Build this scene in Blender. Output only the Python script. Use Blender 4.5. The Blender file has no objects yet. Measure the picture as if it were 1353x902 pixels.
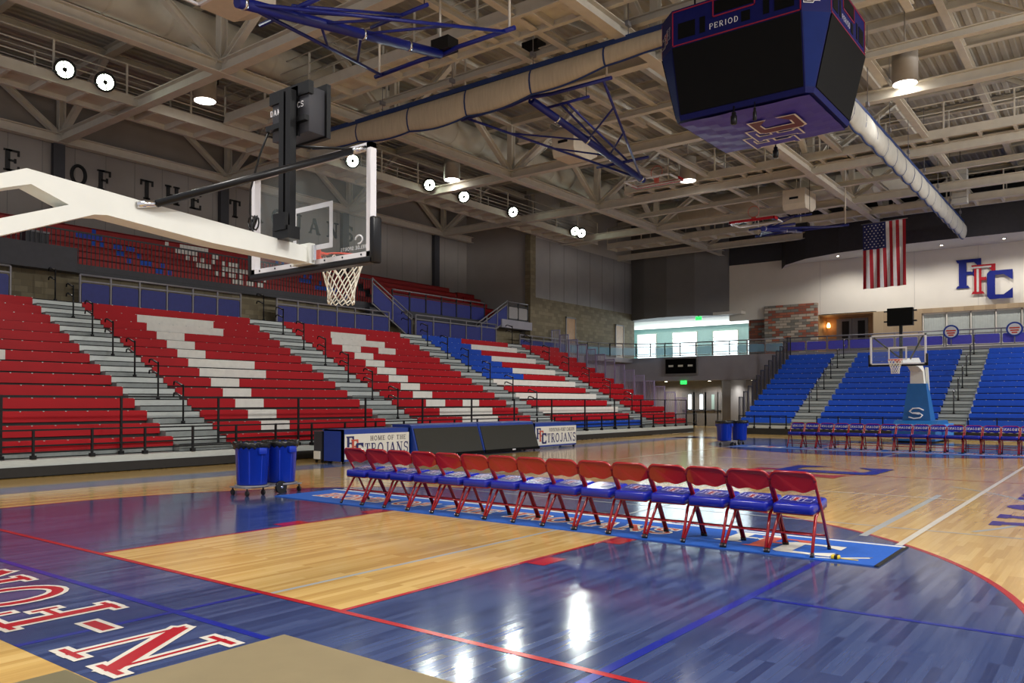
import bpy, bmesh, math, random
from math import sin, cos, pi, radians as R
from mathutils import Vector, Matrix
random.seed(4)
SC = bpy.context.scene
COL = SC.collection

# ------------------------------------------------------------------ materials
def lin(c):
    f = lambda v: v/12.92 if v <= .04045 else ((v+.055)/1.055)**2.4
    return tuple(f(x/255) for x in c) + (1,)
MATS = {}
def mat(name, rgb, rough=.5, metal=0, spec=.5, var=.12, scale=6, bump=0, coat=0, stretch=None):
    m = bpy.data.materials.new(name); m.use_nodes = True
    N = m.node_tree.nodes; L = m.node_tree.links; p = N['Principled BSDF']
    p.inputs['Roughness'].default_value = rough; p.inputs['Metallic'].default_value = metal
    p.inputs['Specular IOR Level'].default_value = spec; p.inputs['Coat Weight'].default_value = coat
    tc = N.new('ShaderNodeTexCoord'); nz = N.new('ShaderNodeTexNoise'); nz.inputs['Scale'].default_value = scale
    nz.inputs['Detail'].default_value = 4
    if stretch:
        mp = N.new('ShaderNodeMapping'); mp.inputs['Scale'].default_value = stretch
        L.new(tc.outputs['Object'], mp.inputs[0]); L.new(mp.outputs[0], nz.inputs['Vector'])
    else: L.new(tc.outputs['Object'], nz.inputs['Vector'])
    rp = N.new('ShaderNodeMapRange'); rp.inputs[1].default_value = .3; rp.inputs[2].default_value = .7
    rp.inputs[3].default_value = 1-var; rp.inputs[4].default_value = 1+var
    L.new(nz.outputs['Fac'], rp.inputs[0])
    mx = N.new('ShaderNodeMix'); mx.data_type = 'RGBA'; mx.blend_type = 'MULTIPLY'; mx.inputs[0].default_value = 1
    mx.inputs[6].default_value = lin(rgb); L.new(rp.outputs[0], mx.inputs[7]); L.new(mx.outputs[2], p.inputs['Base Color'])
    if bump:
        b = N.new('ShaderNodeBump'); b.inputs['Strength'].default_value = bump; b.inputs['Distance'].default_value = .02
        L.new(nz.outputs['Fac'], b.inputs['Height']); L.new(b.outputs[0], p.inputs['Normal'])
    MATS[name] = m; return m
def emit(name, rgb, s):
    m = bpy.data.materials.new(name); m.use_nodes = True; N = m.node_tree.nodes; L = m.node_tree.links
    N.remove(N['Principled BSDF']); e = N.new('ShaderNodeEmission'); e.inputs[0].default_value = lin(rgb); e.inputs[1].default_value = s
    L.new(e.outputs[0], N['Material Output'].inputs[0]); MATS[name] = m; return m
def glass(name, rgb, alpha_mix, rough=.03):
    m = bpy.data.materials.new(name); m.use_nodes = True; N = m.node_tree.nodes; L = m.node_tree.links
    p = N['Principled BSDF']; p.inputs['Base Color'].default_value = lin(rgb); p.inputs['Roughness'].default_value = rough
    t = N.new('ShaderNodeBsdfTransparent'); x = N.new('ShaderNodeMixShader'); x.inputs[0].default_value = alpha_mix
    L.new(t.outputs[0], x.inputs[1]); L.new(p.outputs[0], x.inputs[2]); L.new(x.outputs[0], N['Material Output'].inputs[0])
    MATS[name] = m; return m
def wood(name, c1, c2, c3, rough=.16, pw=1.5, ph=.062, contrast=.5, along='x'):
    m = bpy.data.materials.new(name); m.use_nodes = True; N = m.node_tree.nodes; L = m.node_tree.links; p = N['Principled BSDF']
    tc = N.new('ShaderNodeTexCoord'); br = N.new('ShaderNodeTexBrick')
    br.inputs['Scale'].default_value = 1; br.inputs['Brick Width'].default_value = pw; br.inputs['Row Height'].default_value = ph
    br.inputs['Mortar Size'].default_value = .0012; br.inputs['Mortar Smooth'].default_value = .1; br.offset = .37; br.offset_frequency = 3
    br.inputs['Color1'].default_value = (0, 0, 0, 1); br.inputs['Color2'].default_value = (1, 1, 1, 1); br.inputs['Mortar'].default_value = (.3, .3, .3, 1)
    L.new(tc.outputs['Object'], br.inputs['Vector'])
    nz = N.new('ShaderNodeTexNoise'); mp = N.new('ShaderNodeMapping'); mp.inputs['Scale'].default_value = (1.2, 30, 1)
    L.new(tc.outputs['Object'], mp.inputs[0]); L.new(mp.outputs[0], nz.inputs['Vector']); nz.inputs['Scale'].default_value = 1.5; nz.inputs['Detail'].default_value = 5
    mx = N.new('ShaderNodeMath'); mx.operation = 'MULTIPLY_ADD'; mx.inputs[1].default_value = contrast
    ad = N.new('ShaderNodeMath'); ad.operation = 'MULTIPLY'; ad.inputs[1].default_value = 1-contrast
    L.new(nz.outputs['Fac'], ad.inputs[0]); L.new(br.outputs['Color'], mx.inputs[0]); L.new(ad.outputs[0], mx.inputs[2])
    rp = N.new('ShaderNodeValToRGB'); e = rp.color_ramp.elements
    e[0].position = .1; e[0].color = lin(c1); e[1].position = .9; e[1].color = lin(c3); k = e.new(.5); k.color = lin(c2)
    L.new(mx.outputs[0], rp.inputs[0]); L.new(rp.outputs[0], p.inputs['Base Color'])
    p.inputs['Roughness'].default_value = rough; p.inputs['Specular IOR Level'].default_value = .5
    bp = N.new('ShaderNodeBump'); bp.inputs['Strength'].default_value = .035; bp.inputs['Distance'].default_value = .01
    L.new(mx.outputs[0], bp.inputs['Height'])
    # each board lies a hair out of level with its neighbours
    ge = N.new('ShaderNodeNewGeometry'); su = N.new('ShaderNodeMath'); su.operation = 'MULTIPLY_ADD'; su.inputs[1].default_value = .008; su.inputs[2].default_value = -.004
    L.new(br.outputs['Color'], su.inputs[0]); cv = N.new('ShaderNodeCombineXYZ'); L.new(su.outputs[0], cv.inputs[0]); L.new(su.outputs[0], cv.inputs[1])
    va = N.new('ShaderNodeVectorMath'); va.operation = 'ADD'; L.new(bp.outputs[0], va.inputs[0]); L.new(cv.outputs[0], va.inputs[1])
    vn = N.new('ShaderNodeVectorMath'); vn.operation = 'NORMALIZE'; L.new(va.outputs[0], vn.inputs[0]); L.new(vn.outputs[0], p.inputs['Normal'])
    MATS[name] = m; return m
def brick(name, cols, mortar, bw, bh, ms=.01, rough=.8):
    m = bpy.data.materials.new(name); m.use_nodes = True; N = m.node_tree.nodes; L = m.node_tree.links; p = N['Principled BSDF']
    tc = N.new('ShaderNodeTexCoord'); sp = N.new('ShaderNodeSeparateXYZ'); cb = N.new('ShaderNodeCombineXYZ'); a = N.new('ShaderNodeMath')
    L.new(tc.outputs['Object'], sp.inputs[0]); L.new(sp.outputs[0], a.inputs[0]); L.new(sp.outputs[1], a.inputs[1])
    L.new(a.outputs[0], cb.inputs[0]); L.new(sp.outputs[2], cb.inputs[1])
    br = N.new('ShaderNodeTexBrick'); br.inputs['Scale'].default_value = 1; br.inputs['Brick Width'].default_value = bw; br.inputs['Row Height'].default_value = bh
    br.inputs['Mortar Size'].default_value = ms; br.inputs['Color1'].default_value = (0, 0, 0, 1); br.inputs['Color2'].default_value = (1, 1, 1, 1); br.inputs['Mortar'].default_value = (.5, .5, .5, 1)
    L.new(cb.outputs[0], br.inputs['Vector'])
    rp = N.new('ShaderNodeValToRGB'); rp.color_ramp.interpolation = 'CONSTANT'; e = rp.color_ramp.elements
    e[0].color = lin(cols[0]); e[0].position = 0; e[1].position = 1/len(cols); e[1].color = lin(cols[1])
    for i, c in enumerate(cols[2:]): k = e.new((i+2)/len(cols)); k.color = lin(c)
    L.new(br.outputs['Color'], rp.inputs[0])
    mx = N.new('ShaderNodeMix'); mx.data_type = 'RGBA'; L.new(br.outputs['Fac'], mx.inputs[0]); L.new(rp.outputs[0], mx.inputs[6]); mx.inputs[7].default_value = lin(mortar)
    L.new(mx.outputs[2], p.inputs['Base Color']); p.inputs['Roughness'].default_value = rough; MATS[name] = m; return m

wood('maple', (176, 138, 78), (203, 166, 98), (220, 187, 122), contrast=.55, rough=.13, pw=.9)
wood('blue_stain', (36, 46, 84), (56, 70, 112), (74, 88, 128), contrast=.5, rough=.12, pw=.8)
mat('red_line', (168, 26, 34), .2, var=.05); mat('blue_line', (16, 36, 140), .2, var=.05); mat('white_line', (214, 208, 196), .2, var=.05)
mat('grey_line', (168, 172, 170), .2, var=.05); mat('slate_line', (92, 104, 138), .2, var=.08); mat('purple_line', (62, 40, 120), .2, var=.05)
mat('text_red', (165, 22, 36), .2, var=.05)
mat('red_seat', (176, 8, 24), .5, spec=.3, var=.06, scale=2); mat('white_seat', (230, 228, 220), .45, spec=.3, var=.05); mat('blue_seat', (22, 72, 180), .45, spec=.3, var=.06)
mat('royal_seat', (20, 88, 214), .4, var=.06); mat('dark_red_seat', (150, 16, 16), .5, var=.1)
mat('aluminium', (196, 202, 198), .4, .3, var=.08, scale=20, stretch=(.4, 6, 6)); mat('step_grey', (140, 146, 144), .5, .2, var=.1)
mat('black_metal', (16, 16, 18), .4, spec=.3, var=.1); mat('black_base', (30, 28, 26), .6, var=.2); mat('chrome', (220, 220, 225), .2, 1, var=.03)
mat('purple_metal', (150, 144, 180), .4, .1, var=.06)
mat('beam_paint', (208, 202, 190), .55, var=.06, scale=3); mat('deck_paint', (178, 176, 168), .6, var=.08, scale=2)
mat('duct_paint', (196, 188, 170), .55, var=.05, scale=3); mat('cabinet_paint', (214, 202, 184), .5, var=.04)
mat('wall_grey', (140, 134, 130), .8, var=.05, scale=1.2); mat('wall_panel', (150, 148, 148), .7, var=.05, scale=1.2); mat('wall_dark', (112, 110, 108), .7, var=.06, scale=1)
mat('wall_white', (222, 216, 204), .75, var=.03, scale=1); mat('charcoal', (52, 52, 58), .6, var=.1); mat('pale_band', (192, 188, 182), .7, var=.03)
mat('concrete_grey', (150, 148, 158), .7, var=.06, scale=1.5); mat('teal_wall', (170, 200, 196), .7, var=.03); mat('teal_dark', (150, 186, 184), .7, var=.03)
brick('block_tan', [(122, 112, 88), (112, 102, 80), (130, 120, 96)], (104, 96, 78), .4, .2, .008)
brick('flagstone', [(168, 156, 140), (118, 116, 108), (168, 98, 74), (186, 172, 154), (140, 134, 124), (146, 84, 66)], (92, 86, 78), .46, .16, .012)
wood('wood_panel', (150, 128, 100), (172, 150, 120), (186, 164, 134), rough=.5, pw=2.4, ph=.5)
mat('warm_wood', (168, 128, 84), .5, var=.15, scale=3); mat('navy_panel', (36, 44, 118), .5, var=.08); mat('violet_panel', (84, 82, 196), .5, var=.06)
mat('rail_grey', (128, 126, 130), .45, .2, var=.05); mat('dark_rail', (40, 42, 46), .45, var=.1)
mat('hoop_white', (226, 228, 222), .35, var=.02); mat('pad_black', (14, 14, 18), .35, spec=.35, var=.1); mat('rim_orange', (208, 70, 44), .4, var=.05); mat('net_white', (232, 228, 214), .7, var=.04)
mat('frame_white', (224, 222, 226), .35, .1, var=.03); mat('hoop_blue', (14, 28, 120), .35, var=.05); mat('pad_blue', (18, 92, 158), .45, var=.05)
mat('pad_sky', (40, 124, 206), .45, var=.05)
mat('chair_red', (146, 8, 20), .22, var=.04, coat=.3); mat('chair_blue', (22, 34, 150), .22, var=.05); mat('rubber', (14, 14, 16), .5, var=.1)
mat('can_blue', (16, 54, 178), .35, var=.05); mat('liner_black', (22, 22, 22), .25, var=.2, bump=.4, scale=30); mat('mat_blue', (20, 84, 176), .75, var=.08, scale=40)
mat('mat_orange', (196, 84, 66), .7, var=.06); mat('ad_white', (226, 224, 214), .4, var=.02); mat('ad_blue', (26, 60, 150), .4, var=.04); mat('ad_navy', (26, 30, 92), .4, var=.04)
mat('ad_dark', (40, 26, 34), .5, var=.04); mat('screen_black', (46, 46, 40), .3, var=.05); mat('screen_dark', (7, 7, 8), .6, spec=.12, var=.1)
mat('sb_blue', (14, 18, 80), .55, spec=.15, var=.06); mat('sb_cyan', (10, 30, 92), .6, spec=.1, var=.06); mat('sb_red', (140, 14, 44), .4, var=.05); mat('sb_brown', (96, 40, 44), .5, var=.05)
mat('sb_banner', (66, 56, 168), .5, var=.12, scale=1.5); mat('sb_maroon', (72, 62, 70), .5, var=.08)
mat('curtain_beige', (178, 162, 138), .8, var=.08, scale=2, stretch=(1, 8, 1)); mat('curtain_blue', (18, 44, 96), .6, var=.06); mat('curtain_white', (168, 165, 158), .8, var=.08, scale=3)
mat('flag_red', (178, 26, 44), .7, var=.06); mat('flag_white', (232, 230, 232), .7, var=.04); mat('flag_blue', (28, 38, 98), .7, var=.06)
mat('letter_black', (18, 17, 18), .6, var=.05); mat('sheet_tan', (128, 114, 84), .55, var=.05, scale=4); mat('sheet_olive', (98, 90, 62), .55, var=.05, scale=4)
mat('drum_grey', (150, 142, 132), .5, .2, var=.05); mat('door_grey', (120, 118, 118), .5, var=.04); mat('speaker_grey', (190, 188, 182), .6, var=.05)
mat('yellow', (220, 190, 40), .4, var=.05); mat('emblem_navy', (22, 34, 116), .6, spec=.2, var=.05); mat('emblem_red', (160, 24, 36), .6, spec=.2, var=.05); mat('dark_void', (14, 14, 15), .8, var=.1); mat('blind_grey', (190, 196, 190), .7, var=.05)
emit('lamp_white', (255, 250, 240), 10); emit('lamp_flood', (236, 250, 225), 14); emit('daylight', (225, 245, 250), 2.4); emit('exit_green', (40, 230, 90), 1.6)
emit('lamp_small', (255, 240, 210), 12); emit('lamp_warm', (255, 190, 110), 5)
glass('clear_glass', (200, 215, 215), .06); glass('rail_glass', (140, 196, 226), .42, .25); glass('door_glass', (70, 130, 160), .6)

# ------------------------------------------------------------------ mesh builder
class MB:
    def __init__(s): s.v = []; s.f = []; s.m = []; s.mats = []; s.sm = []
    def mi(s, m):
        if m not in s.mats: s.mats.append(m)
        return s.mats.index(m)
    def face(s, pts, m, smooth=False):
        n = len(s.v); s.v += [tuple(p) for p in pts]; s.f.append(tuple(range(n, n+len(pts)))); s.m.append(s.mi(m)); s.sm.append(smooth)
    def hexa(s, c, m):
        n = len(s.v); s.v += [tuple(p) for p in c]; k = s.mi(m)
        for f in ((0, 3, 2, 1), (4, 5, 6, 7), (0, 1, 5, 4), (1, 2, 6, 5), (2, 3, 7, 6), (3, 0, 4, 7)):
            s.f.append(tuple(n+i for i in f)); s.m.append(k); s.sm.append(False)
        return s
    def box(s, a, b, m, T=None):
        (x0, y0, z0), (x1, y1, z1) = a, b
        c = [(x0, y0, z0), (x1, y0, z0), (x1, y1, z0), (x0, y1, z0), (x0, y0, z1), (x1, y0, z1), (x1, y1, z1), (x0, y1, z1)]
        return s.hexa([T(*p) for p in c] if T else c, m)
    def rbox(s, a, b, m, r=.02, T=None):       # box with its vertical and top edges softened
        (x0, y0, z0), (x1, y1, z1) = a, b
        def ring(i, z):
            o = []
            for cx, cy, a0 in ((x1-r, y1-r, 0), (x0+r, y1-r, 90), (x0+r, y0+r, 180), (x1-r, y0+r, 270)):
                for k in range(4):
                    t = R(a0+k*30); o.append((cx+(r-i)*cos(t), cy+(r-i)*sin(t), z))
            return o
        rings = [ring(r*.4, z0), ring(0, z0+r*.5), ring(0, z1-r), ring(r*.3, z1-r*.3), ring(r, z1)]
        if T: rings = [[T(*p) for p in q] for q in rings]
        s.loft(rings, m, True, True, True); return s
    def loft(s, rings, m, closed=True, cap=True, smooth=True):
        n0 = len(s.v); k = len(rings[0]); mi = s.mi(m)
        for r in rings: s.v += [tuple(p) for p in r]
        for i in range(len(rings)-1):
            for j in range(k if closed else k-1):
                a = n0+i*k+j; b = n0+i*k+(j+1) % k
                s.f.append((a, b, b+k, a+k)); s.m.append(mi); s.sm.append(smooth)
        if cap:
            s.f.append(tuple(n0+j for j in reversed(range(k)))); s.m.append(mi); s.sm.append(False)
            e = n0+(len(rings)-1)*k; s.f.append(tuple(e+j for j in range(k))); s.m.append(mi); s.sm.append(False)
        return s
    def tube(s, pts, r, m, n=8, cap=True):
        P = [Vector(p) for p in pts]; rings = []; ref = None
        rr = r if isinstance(r, (list, tuple)) else [r]*len(P)
        for i, p in enumerate(P):
            d = (P[min(i+1, len(P)-1)]-P[max(i-1, 0)]).normalized()
            if ref is None:
                ref = Vector((0, 0, 1)) if abs(d.z) < .9 else Vector((1, 0, 0))
            u = (ref-d*ref.dot(d)).normalized(); ref = u; w = d.cross(u)
            rings.append([p+(u*cos(2*pi*j/n)+w*sin(2*pi*j/n))*rr[i] for j in range(n)])
        return s.loft(rings, m, True, cap, True)
    def bar(s, p, q, w, h, m, up=(0, 0, 1)):
        p = Vector(p); q = Vector(q); d = (q-p).normalized(); up = Vector(up)
        if abs(d.dot(up)) > .95: up = Vector((1, 0, 0))
        a = d.cross(up).normalized()*w/2; b = a.cross(d).normalized()*h/2
        return s.hexa([p-a-b, p+a-b, p+a+b, p-a+b, q-a-b, q+a-b, q+a+b, q-a+b], m)
    def ibeam(s, p, q, w, h, m, t=.03):
        p = Vector(p); q = Vector(q); d = (q-p).normalized(); up = Vector((0, 0, 1))
        if abs(d.dot(up)) > .95: up = Vector((1, 0, 0))
        b = (d.cross(up).normalized()).cross(d).normalized()*(h/2-t/2)
        s.bar(p-b, q-b, w, t, m); s.bar(p+b, q+b, w, t, m); s.bar(p, q, t, h-2*t, m); return s
    def lathe(s, prof, m, c=(0, 0, 0), n=20, cap=True, T=None):
        rings = [[(c[0]+r*cos(2*pi*j/n), c[1]+r*sin(2*pi*j/n), c[2]+z) for j in range(n)] for r, z in prof]
        if T: rings = [[T(*p) for p in q] for q in rings]
        return s.loft(rings, m, True, cap, True)
    def prism(s, poly, f0, f1, m, smooth=False):   # poly of 2-D points; f0, f1 map them to the two end faces
        a = [f0(*p) for p in poly]; b = [f1(*p) for p in poly]
        return s.loft([a, b], m, True, True, smooth)
    def build(s, name, parent=None, local=None, **props):
        me = bpy.data.meshes.new(name)
        V = s.v
        if parent is not None and local is None:
            o = root_loc(parent); V = [(x-o[0], y-o[1], z-o[2]) for x, y, z in V]
        me.from_pydata(V, [], s.f)
        for m in s.mats: me.materials.append(MATS[m])
        me.polygons.foreach_set('material_index', s.m); me.polygons.foreach_set('use_smooth', s.sm)
        bm = bmesh.new(); bm.from_mesh(me); bmesh.ops.recalc_face_normals(bm, faces=bm.faces) if not getattr(s, 'keep', False) else None
        bm.to_mesh(me); bm.free(); me.update()
        o = bpy.data.objects.new(name, me); COL.objects.link(o)
        if parent is not None: o.parent = parent
        for k, v in props.items(): o[k] = v
        return o
def root_loc(o):
    v = Vector((0, 0, 0))
    while o is not None: v = v+o.location; o = o.parent
    return v
def thing(name, label, cat, loc=(0, 0, 0), rz=0, group=None):
    o = bpy.data.objects.new(name, None); COL.objects.link(o); o.location = loc; o.rotation_euler = (0, 0, rz)
    o.empty_display_size = .2
    o['label'] = label; o['category'] = cat
    if group: o['group'] = group
    return o
def tag(o, label, cat, group=None):
    o['label'] = label; o['category'] = cat
    if group: o['group'] = group
    return o
def struct(o): o['kind'] = 'structure'; return o
def dup(root, loc, rz=None, label=None, group=None):
    r = root.copy(); COL.objects.link(r); r.location = loc
    if rz is not None: r.rotation_euler = (0, 0, rz)
    if label: r['label'] = label
    if group: r['group'] = group
    for ch in list(root.children):
        c = ch.copy(); COL.objects.link(c); c.parent = r
        for g in list(ch.children):
            d = g.copy(); COL.objects.link(d); d.parent = c
    return r
ORD = 'first second third fourth fifth sixth seventh eighth ninth tenth eleventh twelfth thirteenth fourteenth fifteenth sixteenth'.split()

# ------------------------------------------------------------------ lettering (own slab-serif strokes)
TH, TN = .19, .085
def arc(cx, cy, rx, ry, a0, a1, n=10): return [(cx+rx*cos(R(a0+(a1-a0)*i/n)), cy+ry*sin(R(a0+(a1-a0)*i/n))) for i in range(n+1)]
def glyph(ch, serif=True):
    o = []; w = .75
    def ln(x0, y0, x1, y1, t=TH): o.append(([(x0, y0), (x1, y1)], t))
    def pl(p, t=TH): o.append((p, t))
    def sf(x, y, h=.17):
        if serif: ln(x-h, y, x+h, y, TN)
    lo, hi = TN/2, 1-TN/2
    def stem(x, t=TH, top=True, bot=True):
        ln(x, 0, x, 1, t)
        if top: sf(x, hi)
        if bot: sf(x, lo)
    if ch == 'H': stem(.2); stem(.68); ln(.2, .5, .68, .5, TN); w = .88
    elif ch == 'O': pl(arc(.43, .5, .33, .45, 0, 360, 24), .15); w = .86
    elif ch == 'M': stem(.17, TN*1.2); stem(.87); ln(.17, .97, .5, .05, TH); ln(.5, .05, .87, .97, TN); w = 1.06
    elif ch == 'E': stem(.2); ln(.2, hi, .66, hi, TN); ln(.2, .5, .52, .5, TN); ln(.2, lo, .66, lo, TN); ln(.66, 1, .66, .74, TN); ln(.66, 0, .66, .26, TN); ln(.52, .4, .52, .6, TN); w = .76
    elif ch == 'F': stem(.2); ln(.2, hi, .66, hi, TN); ln(.2, .5, .52, .5, TN); ln(.66, 1, .66, .72, TN); ln(.52, .38, .52, .62, TN); w = .74
    elif ch == 'T': ln(.38, 0, .38, 1); sf(.38, lo); ln(.05, hi, .71, hi, TN); ln(.07, 1, .07, .72, TN); ln(.69, 1, .69, .72, TN); w = .76
    elif ch == 'R': stem(.2); pl([(.2, hi)]+arc(.45, .74, .2, .22, 90, -90, 10)+[(.2, .5)], .1); ln(.4, .5, .72, 0, TH); sf(.74, lo, .1); w = .84
    elif ch == 'P': stem(.2); pl([(.2, hi)]+arc(.45, .72, .22, .24, 90, -90, 10)+[(.2, .48)], .1); w = .74
    elif ch == 'J': pl([(.5, 1), (.5, .22)]+arc(.32, .22, .18, .17, 0, -170, 8), .15); sf(.5, hi); w = .68
    elif ch == 'A': ln(.1, 0, .42, .98, TN*1.2); ln(.42, .98, .76, 0); ln(.2, .33, .62, .33, TN); sf(.1, lo, .11); sf(.76, lo, .15); w = .9
    elif ch == 'N': stem(.18, TN*.8); stem(.78, TN*.8, True, False); ln(.17, .96, .78, .04, TH); w = .98
    elif ch == 'S': pl(arc(.37, .73, .25, .22, 20, 270, 12)+arc(.37, .27, .26, .23, 90, -160, 12), .13); ln(.62, .98, .62, .72, TN); ln(.1, .02, .1, .28, TN); w = .74
    elif ch == 'C': pl(arc(.45, .5, .34, .45, 45, 315, 18), .15); ln(.72, .98, .72, .7, TN); ln(.72, .02, .72, .3, TN); w = .84
    elif ch == 'U': ln(.2, .3, .2, 1); ln(.68, .3, .68, 1, TN*1.2); pl(arc(.44, .32, .24, .27, 180, 360, 10), .12); sf(.2, hi); sf(.68, hi, .12); w = .86
    elif ch == 'I': stem(.22); w = .44
    elif ch == 'D': stem(.2); pl([(.2, hi)]+arc(.4, .5, .3, .46, 90, -90, 12)+[(.2, lo)], .12); w = .82
    elif ch == 'K': stem(.2); ln(.2, .42, .66, 1, TN); ln(.34, .58, .7, 0); w = .82
    elif ch == 'L': stem(.2); ln(.2, lo, .66, lo, TN); ln(.66, 0, .66, .26, TN); w = .74
    elif ch == 'X': ln(.08, 1, .62, 0, .15); ln(.08, 0, .62, 1, .12); w = .7
    elif ch == '-': ln(.06, .45, .44, .45, .16); w = .5
    else: w = .42
    return o, w
def text_strokes(txt, h, gap=.1, serif=True):
    x = 0; out = []
    for ch in txt:
        o, w = glyph(ch, serif)
        for p, t in o: out.append(([((a+x)*h, b*h) for a, b in p], t*h))
        x += w+gap
    return out, (x-gap)*h
def put_strokes(mb, strokes, F, m, d=0, grow=0, off=0):
    cnt = 0
    # F(u, v, n) -> world. d = thickness along n (0: flat paint)
    for p, t in strokes:
        t2 = t/2+grow
        for i in range(len(p)-1):
            a = Vector(p[i]); b = Vector(p[i+1]); dd = (b-a)
            if dd.length < 1e-6: continue
            dd.normalize(); nn = Vector((-dd.y, dd.x))*t2
            ext = grow if len(p) == 2 else t*.12+grow*.3
            a = a-dd*ext; b = b+dd*ext
            q = [a-nn, b-nn, b+nn, a+nn]
            if d: mb.hexa([F(x, y, off) for x, y in q]+[F(x, y, off+d) for x, y in q], m)
            else: mb.face([F(x, y, off+(cnt % 24)*2e-5) for x, y in q], m); cnt += 1
def rects_F(): return [[(.12, 0), (.42, 0), (.42, 1), (.12, 1)], [(0, 0), (.55, 0), (.47, .09), (.07, .09)], [(0, 1), (.07, .89), (.93, .89), (1, 1)], [(1, 1), (.72, .89), (1, .62)], [(.42, .46), (.62, .46), (.62, .57), (.42, .57)], [(.62, .5), (.74, .34), (.74, .68)]]
def rects_C(): return [[(0, .1), (.32, .1), (.32, .9), (0, .9)], [(0, .1), (.1, 0), (1, 0), (1, .13), (.3, .16)], [(0, .9), (.3, .84), (1, .87), (1, 1), (.1, 1)], [(1, 1), (.62, .87), (1, .64)], [(1, 0), (1, .36), (.62, .13)]]
def put_ffc(mb, F, s, mF, mR, mC, mO=None, d=.0, lay=.002):
    # interlocked F, F, C; F(u, v, n) -> world; s = height, width 1.36 s
    def sh(polys, x0, y0, w, h, m, o, g=0):
        for ip, P in enumerate(polys):
            cx = sum(p[0] for p in P)/len(P); cy = sum(p[1] for p in P)/len(P)
            q = []
            for a, b in P:
                x = (x0+a*w)*s; y = (y0+b*h)*s
                if g:
                    vx, vy = (a-cx), (b-cy); x += g*(1 if vx > 0 else -1); y += g*(1 if vy > 0 else -1)
                q.append((x, y))
            if d: mb.loft([[F(x, y, o+ip*.0008) for x, y in q], [F(x, y, o+d+ip*.0008) for x, y in q]], m, True, True, False)
            else: mb.face([F(x, y, o+ip*3e-5) for x, y in q], m)
    L = [(rects_F(), 0, .31, .62, .69, mF), (rects_F(), .38, .15, .58, .69, mR), (rects_C(), .76, 0, .6, .67, mC)]
    for i, (P, x, y, w, h, m) in enumerate(L):
        if mO: sh(P, x, y, w, h, mO, lay*(2*i), .028*s)
        sh(P, x, y, w, h, m, lay*(2*i+1))
def frame(o, u, v, n):
    o, u, v, n = map(Vector, (o, u, v, n))
    return lambda a, b, c=0: tuple(o+u*a+v*b+n*c)

# ------------------------------------------------------------------ camera
f_px, W, H = 1067.72, 1353, 902
cam = bpy.data.cameras.new('camera'); co = bpy.data.objects.new('camera', cam); COL.objects.link(co); SC.camera = co
cam.sensor_fit = 'HORIZONTAL'; cam.sensor_width = 36; cam.lens = f_px/W*36
cam.shift_x = 20.55/W; cam.shift_y = 64.43/W; cam.clip_end = 200; cam.clip_start = .05
yaw, pit, roll = .662646, .0145381, .00108565
Fw = Vector((cos(yaw)*cos(pit), sin(yaw)*cos(pit), sin(pit))); Rt = Vector((sin(yaw), -cos(yaw), 0)); Up = Rt.cross(Fw)
R2 = Rt*cos(roll)+Up*sin(roll); U2 = -Rt*sin(roll)+Up*cos(roll)
M = Matrix((R2, U2, -Fw)).transposed().to_4x4(); M.translation = Vector((-4.01266, -6.42742, 1.54571)); co.matrix_world = M

# ------------------------------------------------------------------ floor with its painted court
def flat(mb, pts, z, m): mb.face([(x, y, z) for x, y in pts], m)
LC = [0]
def line(mb, p, q, w, z, m):
    LC[0] = (LC[0]+1) % 11; z += LC[0]*4e-5
    a = Vector(p); b = Vector(q); d = (b-a).normalized(); n = Vector((-d.y, d.x))*w/2
    flat(mb, [a-n, b-n, b+n, a+n], z, m)
def ring(mb, c, r, w, a0, a1, z, m, n=64):
    for i in range(n):
        t0 = R(a0+(a1-a0)*i/n); t1 = R(a0+(a1-a0)*(i+1)/n)
        flat(mb, [(c[0]+(r-w/2)*cos(t0), c[1]+(r-w/2)*sin(t0)), (c[0]+(r+w/2)*cos(t0), c[1]+(r+w/2)*sin(t0)), (c[0]+(r+w/2)*cos(t1), c[1]+(r+w/2)*sin(t1)), (c[0]+(r-w/2)*cos(t1), c[1]+(r-w/2)*sin(t1))], z, m)
fl = MB(); fl.keep = True
fl.box((-9, -16, -.25), (53, 26, 0), 'maple')
Z = lambda k: .0006*k
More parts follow.
